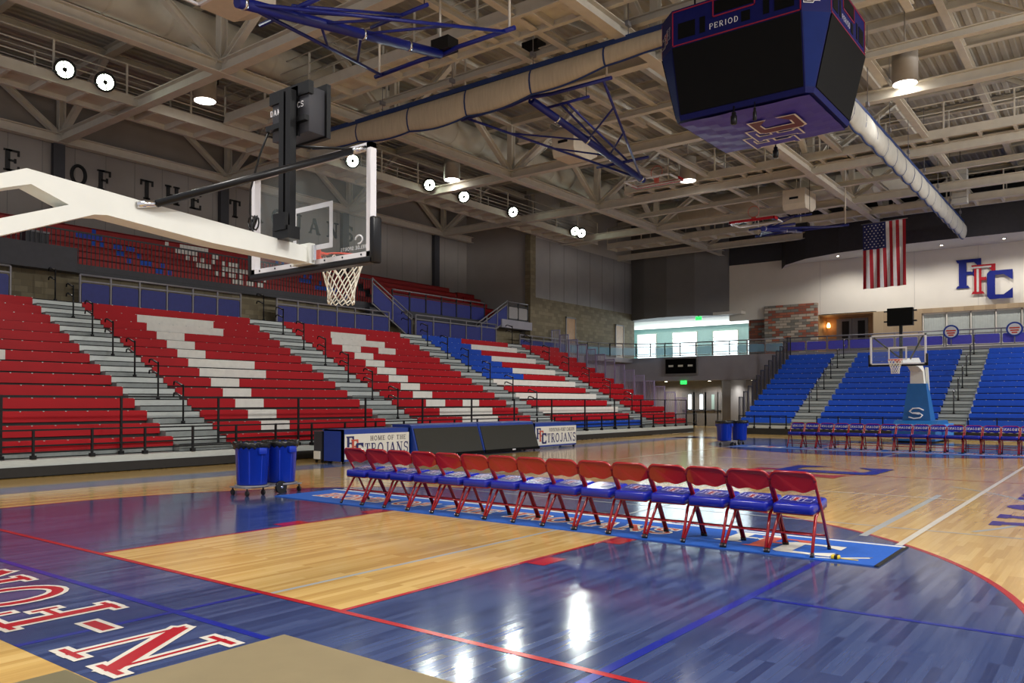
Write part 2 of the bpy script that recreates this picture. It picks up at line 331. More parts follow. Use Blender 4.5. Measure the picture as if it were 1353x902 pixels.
for S, X0 in ((1, 0), (-1, 28.65)):
    X = lambda x: X0+S*x
    cy, r = .2, 6.22
    a = math.degrees(math.asin(1)); arcp = [(1.6+r*cos(R(t)), cy+r*sin(R(t))) for t in range(-90, 91, 3)]
    P = [(0, cy-r)]+arcp+[(0, cy+r)]
    pp = [(X(x), y) for x, y in P]
    flat(fl, pp if S > 0 else pp[::-1], Z(1), 'blue_stain')
    q = [(X(-1.84), -9.4), (X(0), -9.4), (X(0), 9.4), (X(-1.84), 9.4)]; flat(fl, q if S > 0 else q[::-1], Z(1), 'blue_stain')
    q = [(X(0), -1.83), (X(5.79), -1.83), (X(5.79), 1.83), (X(0), 1.83)]; flat(fl, q if S > 0 else q[::-1], Z(2), 'maple')
    ring(fl, (X(1.6), cy), r, .06, (-90 if S > 0 else 90), (90 if S > 0 else 270), Z(3), 'red_line')
    for y in (cy-r, cy+r): line(fl, (X(0), y), (X(1.6), y), .06, Z(3), 'red_line')
    line(fl, (X(0), -9.4), (X(0), 9.4), .06, Z(5), 'red_line')
    for y in (-1.83, 1.83):
        line(fl, (X(0), y), (X(5.79), y), .05, Z(4), 'red_line')
        for x in (2.45, 3.9): line(fl, (X(x-.15), y+(.14 if y > 0 else -.14)), (X(x+.25), y+(.14 if y > 0 else -.14)), .2, Z(4), 'red_line')
    line(fl, (X(5.79), -1.83), (X(5.79), 1.83), .05, Z(4), 'red_line')
    line(fl, (X(-.76), -9.4), (X(-.76), 9.4), .065, Z(4), 'blue_line')
    line(fl, (X(-.3), -4.05), (X(5.3), -4.05), .07, Z(4), 'blue_line'); line(fl, (X(2.3), -4.05), (X(2.34), -5.95), .05, Z(4), 'blue_line')
    line(fl, (X(-1.84), -.88), (X(0), -.9), .055, Z(4), 'blue_line')
    line(fl, (X(0), -.97), (X(9.2), -.97), .05, Z(3), 'grey_line')
for y in (-4.47, 4.47): line(fl, (5.4, y), (23.25, y), .075, Z(6), 'white_line')
for x in (5.42, 23.2): line(fl, (x, -4.47), (x, 4.47), .07, Z(6), 'white_line')
for x in (10.6, 17.8): line(fl, (x, -4.47), (x, 4.47), .06, Z(6), 'white_line')
line(fl, (14.33, -7.6), (14.33, 7.6), .05, Z(3), 'red_line')
line(fl, (6, -4.0), (11.2, -3.95), .09, Z(3), 'grey_line'); line(fl, (6.9, -6.9), (6.9, 6.5), .05, Z(3), 'grey_line')
ring(fl, (9.3, -.9), 4.6, .07, -118, -40, Z(3), 'grey_line', 30)
ring(fl, (14.33, 0), 1.83, .06, 0, 360, Z(3), 'red_line')
flat(fl, [(-2, 8.35), (29.6, 8.35), (29.6, 9.4), (-2, 9.4)], Z(1), 'slate_line')
flat(fl, [(-2, -9.4), (29.6, -9.4), (29.6, -8.35), (-2, -8.35)], Z(1), 'slate_line')
# baseline lettering: FOUNTAIN-FORT CARSON read from inside the court
st, wd = text_strokes('FOUNTAIN-FORT CARSON', .8, .16)
pre, wp = text_strokes('FOUNTAIN-', .8, .16)
Fx = frame((-.93, -.53-wp-.1, 0), (0, 1, 0), (-1, 0, 0), (0, 0, 1))
st = [(p, t*.78) for p, t in st]; put_strokes(fl, st, Fx, 'white_line', 0, .034, Z(6)); put_strokes(fl, st, Fx, 'text_red', 0, -.004, Z(7))
st, wd = text_strokes('MOU', 1.15, .5)
put_strokes(fl, st, frame((7.9, -6.2, 0), (1, 0, 0), (0, 1, 0), (0, 0, 1)), 'purple_line', 0, .02, Z(6))
put_ffc(fl, frame((11.9, -2.2, 0), (1, 0, 0), (0, 1, 0), (0, 0, 1)), 3.2, 'blue_line', 'red_line', 'blue_line', None, 0, Z(1.2)+.001)
struct(fl.build('floor'))

# loose floor protection sheets
s = MB(); s.box((-4.6, -6.2, .004), (-.65, -2.03, .012), 'sheet_tan'); tag(s.build('floor_cover_sheet'), 'large tan floor protection sheet whose corner covers part of the baseline letters', 'floor cover', 'floor protection sheets')
s = MB(); s.box((-4.4, -2.0, .004), (-1.86, -1.62, .010), 'sheet_olive'); tag(s.build('floor_cover_sheet'), 'narrow olive floor protection strip beside the large tan sheet', 'floor cover', 'floor protection sheets')

# ------------------------------------------------------------------ bleachers
Y0, DY, Z0, DZ = 11.6, .602, .72, .304
def runs(mb, a, b, pat, x0, x1, t, z, T, base):
    # one bench: pattern pat = [(x_end, material), ...] along the row
    x = x0
    for xe, m in pat+[(x1, base)]:
        if xe <= x: continue
        mb.box((x, t, z-.245), (xe, t+.05, z-.012), m, T); mb.box((x, t+.012, z-.03), (xe, t+.30, z), m, T); x = xe
    n = max(1, round((x1-x0)/.48))
    for k in range(n+1):
        xx = min(max(x0+(x1-x0)*k/n, x0+.012), x1-.012)
        mb.box((xx-.014, t-.003, z-.014), (xx+.014, t+.03, z+.004), 'white_seat' if base == 'royal_seat' else 'aluminium', T)
def bank(name, label, T, loc, x0, x1, rows, pats, base, dt, z0, dz, grp):
    th = thing(name, label, 'bleachers', loc, 0, grp)
    for i in range(rows):
        mb = MB(); runs(mb, 0, 0, pats.get(i, []), x0, x1, i*dt, z0+i*dz, T, base); mb.build('bench', th)
    d = MB()
    for i in range(rows):
        zd = z0+i*dz-.36
        d.box((x0, i*dt+.02, zd-.05), (x1, i*dt+dt+.06, zd+.02), 'aluminium', T)
        d.box((x0, i*dt+.06, zd), (x1, i*dt+.09, z0+i*dz-.02), 'black_base', T)
    d.box((x0, -.42, z0-.5), (x1, .05, z0-.36), 'aluminium', T); d.box((x0, .02, z0-.36), (x1, .06, z0-.2), 'step_grey', T)
    d.build('deck', th)
    b = MB(); b.box((x0, -.46, .02), (x1, -.40, z0-.5), 'black_base', T); b.box((x0+.02, .1, .01), (x0+.1, rows*dt, .2), 'black_base', T)
    for k in range(rows):
        b.box((x0+.03, k*dt+.15, .0), (x0+.08, k*dt+.2, z0+k*dz-.3), 'black_base', T); b.box((x1-.08, k*dt+.15, .0), (x1-.03, k*dt+.2, z0+k*dz-.3), 'black_base', T)
    b.build('understructure', th)
    return th
def aisle(label, T, loc, x0, x1, rows, dt, z0, dz, grp):
    th = thing('aisle_stair', label, 'stairs', loc, 0, grp)
    for i in range(rows):
        mb = MB(); t = i*dt+.04; z = z0+i*dz-.02
        mb.box((x0, t, z-.18), (x1, t+.34, z), 'aluminium', T); mb.box((x0, t-.006, z-.022), (x1, t+.02, z+.004), 'black_metal', T)
        mb.box((x0+.03, t-.26, z-dz-.02), (x1-.03, t+.1, z-.165), 'step_grey', T); mb.box((x0+.03, t-.266, z-.185), (x1-.03, t-.24, z-.16), 'black_metal', T)
        mb.build('step', th)
    mb = MB(); mb.box((x0, -.46, .02), (x1, -.40, z0-.5), 'black_base', T); mb.box((x0, -.42, z0-.5), (x1, .05, z0-.36), 'aluminium', T); mb.build('base_panel', th)
    return th
TR = lambda s, t, z: (s, Y0+t, z)
TB = lambda s, t, z: (35+t, -s, z)
r, w, b = 'red_seat', 'white_seat', 'blue_seat'
RB = {12: [(9.43, r), (12.2, w)], 11: [(9.43, r), (12.2, w)], 7: [(9.43, r), (11.77, w)], 6: [(9.43, r), (11.77, w)]}
for i in (10, 9, 8, 5, 4, 3, 2, 1): RB[i] = [(9.43, r), (10.38, w)]
RA = {k: [(e-8.65 if True else 0, m) for e, m in v] for k, v in RB.items()}
for k in RA: RA[k] = [(-1.9+.0, r), (4.4 if k in (7, 6) else (-.8 if k not in (11, 12) else 2.0), w)] if k in (7, 11, 12) else [(-1.9, r), (-.9, w)]
RC = {12: [(17.5, r), (19.4, w)], 11: [(17.05, r), (19.92, w)], 10: [(17.06, r), (18.02, w), (18.98, r), (19.96, w)], 3: [(17.3, r), (18.33, w), (19.33, r), (20.31, w)], 2: [(17.36, r), (20.38, w)], 1: [(17.9, r), (19.96, w)]}
for i in range(4, 10): RC[i] = [(17.15+.02*(9-i), r), (18.13+.03*(9-i), w)]
RD = {0: [(24.4, 'red_seat'), (40, 'blue_seat')]}
for i in range(1, 14):
    if i >= 7: RD[i] = [(26.3+.04*(13-i), b), (40, 'red_seat' if i % 2 else 'white_seat')]
    else: RD[i] = [(40, 'red_seat' if i % 2 else 'white_seat')]
def cl(p, x1): return [(min(e, x1), m) for e, m in p]
SECT = [('A', -5.2, 6.5, RA, r, 'leftmost red bleacher section, cut off by the left edge'), ('B', 7.97, 14.12, RB, r, 'red bleacher section with a white letter F of seats, behind the blue trash cans'),
        ('C', 15.62, 22.05, RC, r, 'red bleacher section with a white letter C of seats, behind the scorer tables'), ('D', 23.5, 30.1, RD, r, 'bleacher section patterned as a flag with blue corner and red and white stripes'),
        ('E', 31.4, 35.0, {}, r, 'narrow plain red bleacher section at the far end of the left side')]
for key, x0, x1, pats, base, lab in SECT:
    pats = {k: cl(v, x1) for k, v in pats.items()}
    th = bank('bleacher_section', lab, TR, ((x0+x1)/2, Y0, 0), x0, x1, 14, pats, 'blue_seat' if False else base, DY, Z0, DZ, 'red bleachers along the left side')
    if key == 'D':
        pass
AIS = [(6.5, 7.97, 'grey aisle stairs between the leftmost section and the letter F section'), (14.12, 15.62, 'grey aisle stairs between the letter F and letter C sections'),
       (22.05, 23.5, 'grey aisle stairs between the letter C and flag sections'), (30.1, 31.4, 'grey aisle stairs between the flag section and the narrow red section')]
for x0, x1, lab in AIS: aisle(lab, TR, ((x0+x1)/2, Y0, 0), x0, x1, 14, DY, Z0, DZ, 'aisle stairs in the red bleachers')
BZ0, BDZ = .8, .285
BS = [(-8.65, -6.2, 'narrow blue bleacher section at the left of the far bleachers'), (-5.0, -.07, 'blue bleacher section behind the far basketball hoop'), (1.1, 7.5, 'blue bleacher section at the right edge, below the two round emblem signs')]
for x0, x1, lab in BS: bank('bleacher_section', lab, TB, (35, -(x0+x1)/2, 0), x0, x1, 13, {}, 'royal_seat', DY, BZ0, BDZ, 'blue bleachers at the far end')
for x0, x1, lab in [(-6.2, -5.0, 'grey aisle stairs left of the far hoop in the blue bleachers'), (-.07, 1.1, 'grey aisle stairs right of the far hoop in the blue bleachers')]:
    aisle(lab, TB, (35, -(x0+x1)/2, 0), x0, x1, 13, DY, BZ0, BDZ, 'aisle stairs in the blue bleachers')

# aisle handrails: a post with two short hooked grips
def handrail():
    th = thing('aisle_handrail', '', 'handrail'); p = MB(); p.tube([(0, 0, 0), (0, 0, .06)], .05, 'black_metal', 10); p.tube([(0, 0, 0), (0, 0, .98)], .024, 'black_metal'); p.build('post', th)
    for z in (.95, .66):
        g = MB(); g.tube([(0, 0, z), (-.01, .06, z+.01), (-.02, .32, z+.11), (-.02, .4, z+.1), (-.02, .42, z+.02)], .022, 'black_metal'); g.tube([(-.0, .04, z+.012), (-.02, .31, z+.112)], .0235, 'chrome'); g.build('grip', th)
    return th
hr = handrail(); used = False
def put_hr(loc, rz, lab, grp):
    global used
    if not used:
        used = True; hr.location = loc; hr.rotation_euler = (0, 0, rz); hr['label'] = lab; hr['group'] = grp
    else: dup(hr, loc, rz, lab, grp)
names = ['the aisle left of the letter F section', 'the aisle between the F and C sections', 'the aisle left of the flag section', 'the aisle left of the narrow red section']
for (x0, x1, _), nm in zip(AIS, names):
    for k, i in enumerate(range(1, 14, 2)):
        put_hr(((x0+x1)/2, Y0+i*DY+.2, Z0+i*DZ-.02), 0, 'black hooked handrail, %s from the floor in %s' % (ORD[k], nm), 'aisle handrails in the red bleachers')
for yc, nm in ((5.6, 'the aisle left of the far hoop'), (-.5, 'the aisle right of the far hoop')):
    for k, i in enumerate(range(1, 13, 2)):
        put_hr((35+i*DY+.2, yc, BZ0+i*BDZ-.02), -pi/2, 'black hooked handrail, %s from the floor in %s' % (ORD[k], nm), 'aisle handrails in the blue bleachers')

# front guard rails
def guard(name, lab, cat, pts_along, T, t, zb, zt, rails, grp, m='black_metal', r=.022):
    x0, x1, n = pts_along
    th = thing(name, lab, cat, T((x0+x1)/2, t, zb), 0, grp)
    for z in rails:
        mb = MB(); mb.bar(T(x0, t, z), T(x1, t, z), .035, .035, m); mb.build('rail', th)
    for k in range(n+1):
        x = x0+(x1-x0)*k/n; mb = MB(); mb.bar(T(x, t, zb), T(x, t, zt), .045, .045, m); mb.box((x-.05, t-.05, zb), (x+.05, t+.05, zb+.08), m, T); mb.build('post', th)
    return th
guard('guard_rail', 'low black guard rail along the front edge of the red bleachers', 'railing', (2.0, 35.4, 28), TR, -.40, .36, .98, (.96, .5), 'front railings of the red bleachers')
guard('guard_rail', 'tall black guard rail standing above the low one in the red bleachers', 'railing', (2.7, 34.9, 13), TR, -.1, .36, 1.68, (1.66, .62), 'front railings of the red bleachers')
guard('guard_rail', 'low black guard rail before the narrow blue section', 'railing', (-8.6, -6.3, 3), TB, -.40, .3, .92, (.9, .5), 'front railings of the blue bleachers')
guard('guard_rail', 'low black guard rail before the blue section behind the far hoop', 'railing', (-4.9, -.2, 5), TB, -.40, .3, .92, (.9, .5), 'front railings of the blue bleachers')
guard('guard_rail', 'low black guard rail before the blue section at the right edge', 'railing', (1.2, 7.4, 6), TB, -.40, .3, .92, (.9, .5), 'front railings of the blue bleachers')
# stepped picket end rails
def end_rails(lab, T, s, rows, dt, z0, dz, m, grp, hgt, loc):
    th = thing('end_rail', lab, 'railing', loc, 0, grp); npk = 6 if m == 'purple_metal' else 3
    for i in range(rows):
        a = i*dt+.03; bq = a+dt-.05; z = z0+i*dz-.28; mb = MB()
        for t in (a, bq): mb.bar(T(s, t, z), T(s, t, z+hgt), .05, .05, m)
        for zz in (z+.05, z+hgt-.02): mb.bar(T(s, a, zz), T(s, bq, zz), .05, .05, m)
        for k in range(1, npk): mb.bar(T(s, a+(bq-a)*k/npk, z+.05), T(s, a+(bq-a)*k/npk, z+hgt-.03), .02, .02, m)
        mb.build('rail_panel', th)
    return th
end_rails('stepped purple grey picket rail at the far end of the red bleachers', TR, 35.1, 14, DY, Z0, DZ, 'purple_metal', 'stepped end rails', 1.35, (35.1, 15, 0))
end_rails('stepped dark picket rail at the left end of the blue bleachers', TB, -8.75, 13, DY, BZ0, BDZ, 'dark_rail', 'stepped end rails', 1.3, (38, 8.75, 0))

# ------------------------------------------------------------------ building shell
def wbox(name, a, b, m, extra=None):
    s = MB(); s.box(a, b, m)
    for e in extra or []: s.box(*e)
    return struct(s.build(name))
ID = lambda x, y, z: (x, y, z)
YW = 24.4
# rear wall of the long side, with panel joints and dark columns
ex = [((x, YW-.006, 6), (x+.02, YW, 11.0), 'wall_dark') for x in [-5+1.15*k for k in range(34)]]
ex += [((-8, YW-.012, 10.98), (33.6, YW, 11.02), 'wall_dark')]
wbox('wall_left', (-8, YW, 0), (33.8, YW+.3, 14), 'wall_grey', ex)
s = MB(); s.prism([(33.5, 20.6), (32.6, YW), (33.2, YW), (33.8, 20.6)], lambda x, y: (x, y, 4.4), lambda x, y: (x, y, 13.7), 'wall_grey'); struct(s.build('wall_corner'))
wbox('wall_return', (33.5, 20.55, 4.4), (33.8, 20.6, 13.7), 'wall_grey', [((33.3, 20.25, 4.4), (33.82, 20.62, 11.1), 'block_tan')])
wbox('wall_side', (33.8, 20.3, 4.4), (45.6, 20.6, 14), 'pale_band', [((33.82, 20.27, 4.4), (45.6, 20.31, 7.55), 'block_tan'), ((33.82, 20.28, 7.55), (45.6, 20.31, 11.0), 'wall_panel')] + [((x, 20.27, 7.55), (x+.02, 20.3, 11.0), 'wall_dark') for x in (35.3, 36.8, 38.3, 39.8, 41.3, 42.8, 44.3)])
for i, x in enumerate((9.3, 16.15, 23.0, 29.75)): wbox('column_%d' % (i+1), (x-.2, YW-.24, 6), (x+.2, YW-.02, 11), 'charcoal')
wbox('wall_under', (-8, 21.0, 0), (33.6, 21.2, 5.9), 'block_tan'); wbox('floor_concourse', (-8, 19.95, 4.1), (45.5, 21.0, 4.4), 'concrete_grey')
# upper deck
wbox('floor_upper_deck', (-8, 20.6, 5.75), (22.0, YW, 6.05), 'charcoal'); wbox('floor_upper_side', (22.6, 20.65, 5.6), (33.5, YW, 5.9), 'charcoal')
wbox('trim_deck_ledge', (-8, 20.3, 5.72), (8.2, 20.62, 6.5), 'charcoal')
for lab, x0, x1, rows, zb in (('long red upper bleacher behind the picket railing', -4, 22, 6, 6.4), ('red upper bleacher beside the sloping stair guard', 22.8, 30.2, 6, 6.4), ('short red upper bleacher at the far corner wall', 30.9, 32.4, 6, 6.25)):
    th = thing('upper_bleacher', lab, 'bleachers', ((x0+x1)/2, 22.6, 6.05), 0, 'red upper deck bleachers')
    for i in range(rows):
        s = MB(); y = 21.2+i*.49; z = zb+i*.31; s.box((x0, y, z-.29), (x1, y+.05, z-.02), 'dark_red_seat'); s.box((x0, y, z-.05), (x1, y+.45, z), 'dark_red_seat')
        if x0 < 0:
            rnd = random.Random(i)
            for k in range(80):
                xx = 8+k*.16; c = [('blue_seat', 10.6-.35*i+.9, .9, .5), ('white_seat', 14.9-.3*i+.6, 1.5, .62), ('blue_seat', 19.4-.3*i+.5, .8, .5)]
                for m, cx_, rx, pr0 in c:
                    if abs(xx-cx_) < rx*(1-.35*abs(i-2.3)/2.3) and rnd.random() < pr0: s.box((xx, y-.006, z-.22), (xx+.15, y, z-.05), m)
        s.build('bench', th)
    s = MB()
    for i in range(rows): s.box((x0, 21.2+i*.49+.06, 5.9), (x1, 21.2+i*.49+.46, zb+i*.31-.28), 'charcoal')
    s.build('riser', th)
# picket railing of the upper deck
th = thing('picket_railing', 'dark picket railing before the long red upper bleacher', 'railing', (7, 20.6, 6.05))
for x0, x1 in ((-4, .6), (.65, 7.2), (7.25, 14.4), (14.45, 21.6)):
    s = MB(); s.bar((x0, 20.62, 7.1), (x1, 20.62, 7.1), .05, .05, 'dark_rail'); s.bar((x0, 20.62, 5.85), (x1, 20.62, 5.85), .05, .05, 'dark_rail')
    n = int((x1-x0)/.14)
    for k in range(n+1): s.bar((x0+(x1-x0)*k/n, 20.62, 5.8), (x0+(x1-x0)*k/n, 20.62, 7.1), .024, .024, 'dark_rail')
    s.build('rail_panel', th)
s = MB(); s.box((6.8, 20.72, 6.1), (7.5, 21.15, 6.9), 'charcoal'); s.box((6.78, 20.7, 6.9), (7.52, 21.17, 6.96), 'rail_grey'); s.box((6.95, 20.70, 6.3), (7.35, 20.72, 6.5), 'white_seat'); tag(s.build('equipment_box'), 'dark equipment box behind the picket railing above the leftmost seats', 'box')

# concourse guards: grey frame with coloured infill panels
def panel_guard(lab, pts, zb, zt, pm, fm, pitch, grp, posts=True):
    a = Vector(pts[0]); c = (Vector(pts[0])+Vector(pts[-1]))/2
    th = thing('panel_guard', lab, 'railing', (c.x, c.y, zb), 0, grp)
    for p, q in zip(pts[:-1], pts[1:]):
        p = Vector(p); q = Vector(q); d = q-p; Ln = d.length; n = max(1, round(Ln/pitch)); d.normalize(); dz0 = p.z; 
        rl = MB(); rl.tube([(p.x, p.y, zt+p.z), (q.x, q.y, zt+q.z)], .035, 'rail_grey'); rl.bar((p.x, p.y, zt-.2+p.z), (q.x, q.y, zt-.2+q.z), .04, .05, fm); rl.bar((p.x, p.y, zb+.05+p.z), (q.x, q.y, zb+.05+q.z), .04, .05, fm)
        rl.build('rail', th)
        for k in range(n+1):
            t = p+(q-p)*(k/n); m = MB(); m.bar((t.x, t.y, zb+t.z), (t.x, t.y, zt+t.z), .06, .05, fm); m.build('post', th)
        for k in range(n):
            s0 = p+(q-p)*((k+.05)/n); s1 = p+(q-p)*((k+.95)/n); m = MB(); g = .05
            no = Vector((-d.y, d.x, 0)).normalized()*.012
            loop = []
            for (sx, zz, da, db) in ((s0, zb+.1, 0, g), (s0, zb+.1, g, 0), (s1, zb+.1, -g, 0), (s1, zb+.1, 0, g), (s1, zt-.26, 0, -g), (s1, zt-.26, -g, 0), (s0, zt-.26, g, 0), (s0, zt-.26, 0, -g)):
                loop.append(Vector((sx.x, sx.y, zz+sx.z+db))+Vector((d.x, d.y, 0)).normalized()*da)
            m.loft([[v-no for v in loop], [v+no for v in loop]], pm, True, True, False); m.build('panel', th)
    return th
G = 'panel guards of the concourse'
panel_guard('blue panel guard at the left edge above the leftmost seats', [(3.2, 20, 0), (6.1, 20, 0)], 4.42, 5.62, 'navy_panel', 'rail_grey', 1.0, G)
panel_guard('blue panel guard above the letter F section', [(8.15, 20, 0), (14.1, 20, 0)], 4.42, 5.62, 'navy_panel', 'rail_grey', 1.0, G)
panel_guard('blue panel guard above the letter C section', [(15.75, 20, 0), (21.9, 20, 0)], 4.42, 5.62, 'navy_panel', 'rail_grey', .95, G)
panel_guard('blue panel guard above the flag section', [(23.65, 20, 0), (29.8, 20, 0)], 4.42, 5.66, 'navy_panel', 'rail_grey', 1.2, G)
panel_guard('sloping blue stair guard at the left of the flag section', [(21.1, 20.25, 1.5), (23.65, 20.25, .05)], 4.42, 5.6, 'navy_panel', 'rail_grey', 1.2, G)
panel_guard('upper blue panel guard before the red upper bleacher', [(22.8, 20.7, 0), (29.7, 20.7, 0)], 5.8, 6.83, 'navy_panel', 'dark_rail', 1.15, G)
panel_guard('sloping blue stair guard rising to the far corner landing', [(28.5, 20.3, 0.0), (31.2, 20.3, 1.5)], 4.5, 5.6, 'navy_panel', 'rail_grey', 1.2, G)
panel_guard('short pale panel guard on the far corner landing', [(31.3, 20.3, 0), (33.1, 20.3, 0)], 6.05, 7.05, 'wall_panel', 'dark_rail', .9, G)
panel_guard('dark blue panel guard above the narrow red section', [(31.8, 19.9, 0), (36.4, 19.9, 0)], 4.42, 5.25, 'navy_panel', 'rail_grey', 1.1, G)
cor = [(36.5, 19.9, 0), (38.7, 19.8, 0), (40.6, 19.3, 0), (42, 18.2, 0), (42.8, 16.6, 0), (43, 14.6, 0), (43, 9.2, 0)]
panel_guard('curved glass panel guard in front of the bright windows', cor, 4.42, 5.25, 'rail_glass', 'rail_grey', 1.15, G)
panel_guard('violet panel guard along the top of the blue bleachers', [(43, 9.1, 0), (43, 1.0, 0)], 4.42, 5.25, 'violet_panel', 'rail_grey', 1.1, G)
panel_guard('violet panel guard below the two round emblem signs', [(43, .9, 0), (43, -7.6, 0)], 4.42, 5.25, 'violet_panel', 'rail_grey', 1.15, G)
wbox('trim_stair_stringer', (21.0, 20.3, 4.9), (21.9, 20.6, 5.8), 'charcoal'); wbox('trim_landing', (30.6, 20.2, 5.6), (33.4, 20.55, 6.05), 'concrete_grey')

# far end: curved atrium bulkhead, white wall, soffit, recesses
s = MB(); pl = [(45.4, 20.6), (44.6, 19.0), (44.3, 17.2), (44.6, 15.4), (45.9, 13.65), (46.3, 13.65), (46.3, 20.6)]
s.prism(pl, lambda x, y: (x, y, 7.1), lambda x, y: (x, y, 13.9), 'wall_dark'); struct(s.build('wall_bulkhead'))
wbox('wall_far', (46, -9, 6.75), (46.4, 13.66, 10.3), 'wall_white', [((45.992, y, 6.75), (46, y+.02, 10.3), 'pale_band') for y in (8.0, 2.9, -.2)])
wbox('wall_far_upper', (46.0, -9, 10.3), (46.4, 20.6, 14), 'charcoal', [((45.9, -4.4, 10.6), (46.0, -.9, 12.0), 'dark_void')])
# curved soffit band with downlights
s = MB(); arcq = [(46, 10.3), (44.6, 9.6), (43.2, 8.0), (42.4, 6.0), (42.0, 4.0), (41.9, 1.0), (42.0, -3.0), (42.4, -9)]
inner = [(46.0, y) for x, y in arcq]
s.loft([[(x, y, 9.75) for x, y in arcq], [(x, y, 11.3) for x, y in arcq]], 'charcoal', False, False, False)
for i in range(len(arcq)-1):
    s.face([(arcq[i][0], arcq[i][1], 9.75), (arcq[i+1][0], arcq[i+1][1], 9.75), (46, arcq[i+1][1], 9.98), (46, arcq[i][1], 9.98)], 'pale_band')
    s.face([(arcq[i][0], arcq[i][1], 11.3), (arcq[i+1][0], arcq[i+1][1], 11.3), (46, arcq[i+1][1], 11.3), (46, arcq[i][1], 11.3)], 'charcoal')
struct(s.build('ceiling_soffit'))
for k, y in enumerate((6.4, 3.9, 1.2, -1.6, -3.6)):
    q = MB(); q.lathe([(.1, -.02), (.1, .0), (.07, .01)], 'rail_grey', (43.8, y, 9.83), 14); q.lathe([(.065, 0), (.065, .004)], 'lamp_small', (43.8, y, 9.805), 14)
    tag(q.build('recessed_light'), 'small recessed light in the pale soffit, %s from the curved end' % ORD[k], 'light', 'recessed soffit lights')
# concourse floor, atrium
wbox('floor_far_concourse', (43.05, -9, 4.05), (53, 26, 4.4), 'concrete_grey')
wbox('floor_far_corner', (38.6, 19.0, 4.1), (43.05, 20.3, 4.38), 'concrete_grey')
wbox('ceiling_atrium', (45.3, 12.6, 7.12), (53, 26, 7.3), 'wall_white')
wbox('wall_atrium', (52, 12, 4.4), (52.3, 26, 7.2), 'teal_wall', [((51.97, 12, 6.9), (52, 26, 7.12), 'teal_dark')])
wbox('wall_atrium_side', (45.6, 23.9, 4.4), (52, 24.2, 7.2), 'teal_dark'); wbox('wall_atrium_end', (45.5, 20.6, 4.4), (45.8, 24, 7.2), 'teal_wall')
for i, (ya, yb, zt) in enumerate(((23.4, 21.8, 6.75), (20.45, 18.5, 6.75), (17.25, 15.4, 6.7), (14.7, 13.3, 6.0))):
    q = MB(); q.box((51.93, yb, 4.5), (51.96, ya, zt), 'daylight')
    for y in (ya, yb): q.box((51.9, y-.03, 4.45), (51.97, y+.03, zt+.03), 'wall_white')
    for z in (4.5, 5.2, zt-.45, zt): q.box((51.9, yb, z-.02), (51.97, ya, z+.02), 'wall_white')
    struct(q.build('window_%d' % (i+1)))
# stone wall, door recess, wood and blinds on the far wall
wbox('wall_stone', (45.75, 8.13, 4.4), (46.3, 11.3, 7.5), 'flagstone'); wbox('wall_stone_return', (46.3, 11.3, 4.4), (50.6, 12.5, 7.1), 'flagstone')
wbox('wall_recess', (47.6, 4.9, 4.4), (47.9, 8.3, 6.9), 'warm_wood'); wbox('wall_recess_side', (46, 8.1, 4.4), (47.6, 8.3, 6.75), 'warm_wood'); wbox('ceiling_recess', (46.0, 4.9, 6.72), (47.7, 8.3, 6.8), 'warm_wood')
for i, y in enumerate((6.15, 7.05)):
    th = thing('door_%d' % (i+1), '', 'door', (47.5, y, 4.4)); th['kind'] = 'structure'; del th['label']; del th['category']
    q = MB(); q.box((47.5, y-.44, 4.4), (47.58, y+.44, 6.6), 'door_grey'); q.box((47.46, y-.05, 5.2), (47.5, y+.3, 5.28), 'chrome'); q.build('door_leaf', th)
    q = MB(); q.box((47.47, y-.28, 5.0), (47.5, y+.12, 6.45), 'dark_void'); q.build('door_glass', th)
q = MB(); q.lathe([(.09, 0), (.12, .12), (.05, .3)], 'lamp_warm', (47.3, 7.9, 6.1), 12); tag(q.build('wall_sconce'), 'warm glowing wall sconce beside the dark doors in the wood recess', 'light')
wbox('wall_wood', (45.9, 2.55, 4.4), (46.3, 5.05, 6.75), 'wood_panel', [((45.9, -9, 6.5), (46.3, 2.55, 6.75), 'wood_panel')])
wbox('wall_blind_back', (46.2, -9, 4.4), (46.4, 2.55, 6.5), 'wall_white')
for i in range(8):
    y = 2.5-i*1.16; q = MB(); q.box((46.1, y-1.1, 5.0), (46.14, y-.04, 6.44), 'blind_grey')
    for k in range(9): q.box((46.085, y-1.08+k*.12, 5.0), (46.1, y-1.02+k*.12, 6.42), 'blind_grey')
    q.box((46.0, y-.04, 4.9), (46.1, y+.02, 6.5), 'wall_white'); q.box((46.0, y-1.16, 6.42), (46.1, y, 6.5), 'wall_white'); struct(q.build('window_%d' % (i+5)))
# two round emblem signs on the rail
for lab, y in (('round emblem sign with a hoop net on the rail above the right aisle', .65), ('round emblem sign with a hoop net on the rail at the right edge', -2.1)):
    th = thing('round_sign', lab, 'sign', (42.9, y, 4.9), 0, 'round emblem signs'); X = lambda a, b, c: (42.9-c, y-a, 5.16+b)
    q = MB(); q.lathe([(.36, -.03), (.36, .03)], 'ad_blue', (0, 0, 0), 24, True, X); q.build('disc', th)
    q = MB(); q.lathe([(.28, .031), (.28, .04)], 'ad_white', (0, 0, 0), 24, True, X); q.build('face', th)
    q = MB(); 
    for a, bq in (((-.22, .06), (.22, .06)), ((-.18, -.06), (.18, -.06)), ((-.12, -.17), (.12, -.17))): q.box((a[0], a[1]-.035, .041), (bq[0], a[1]+.035, .046), 'rim_orange', X)
    q.build('emblem', th); q = MB(); q.bar(X(0, -.36, 0), X(0, -.72, 0), .05, .03, 'rail_grey'); q.build('bracket', th)
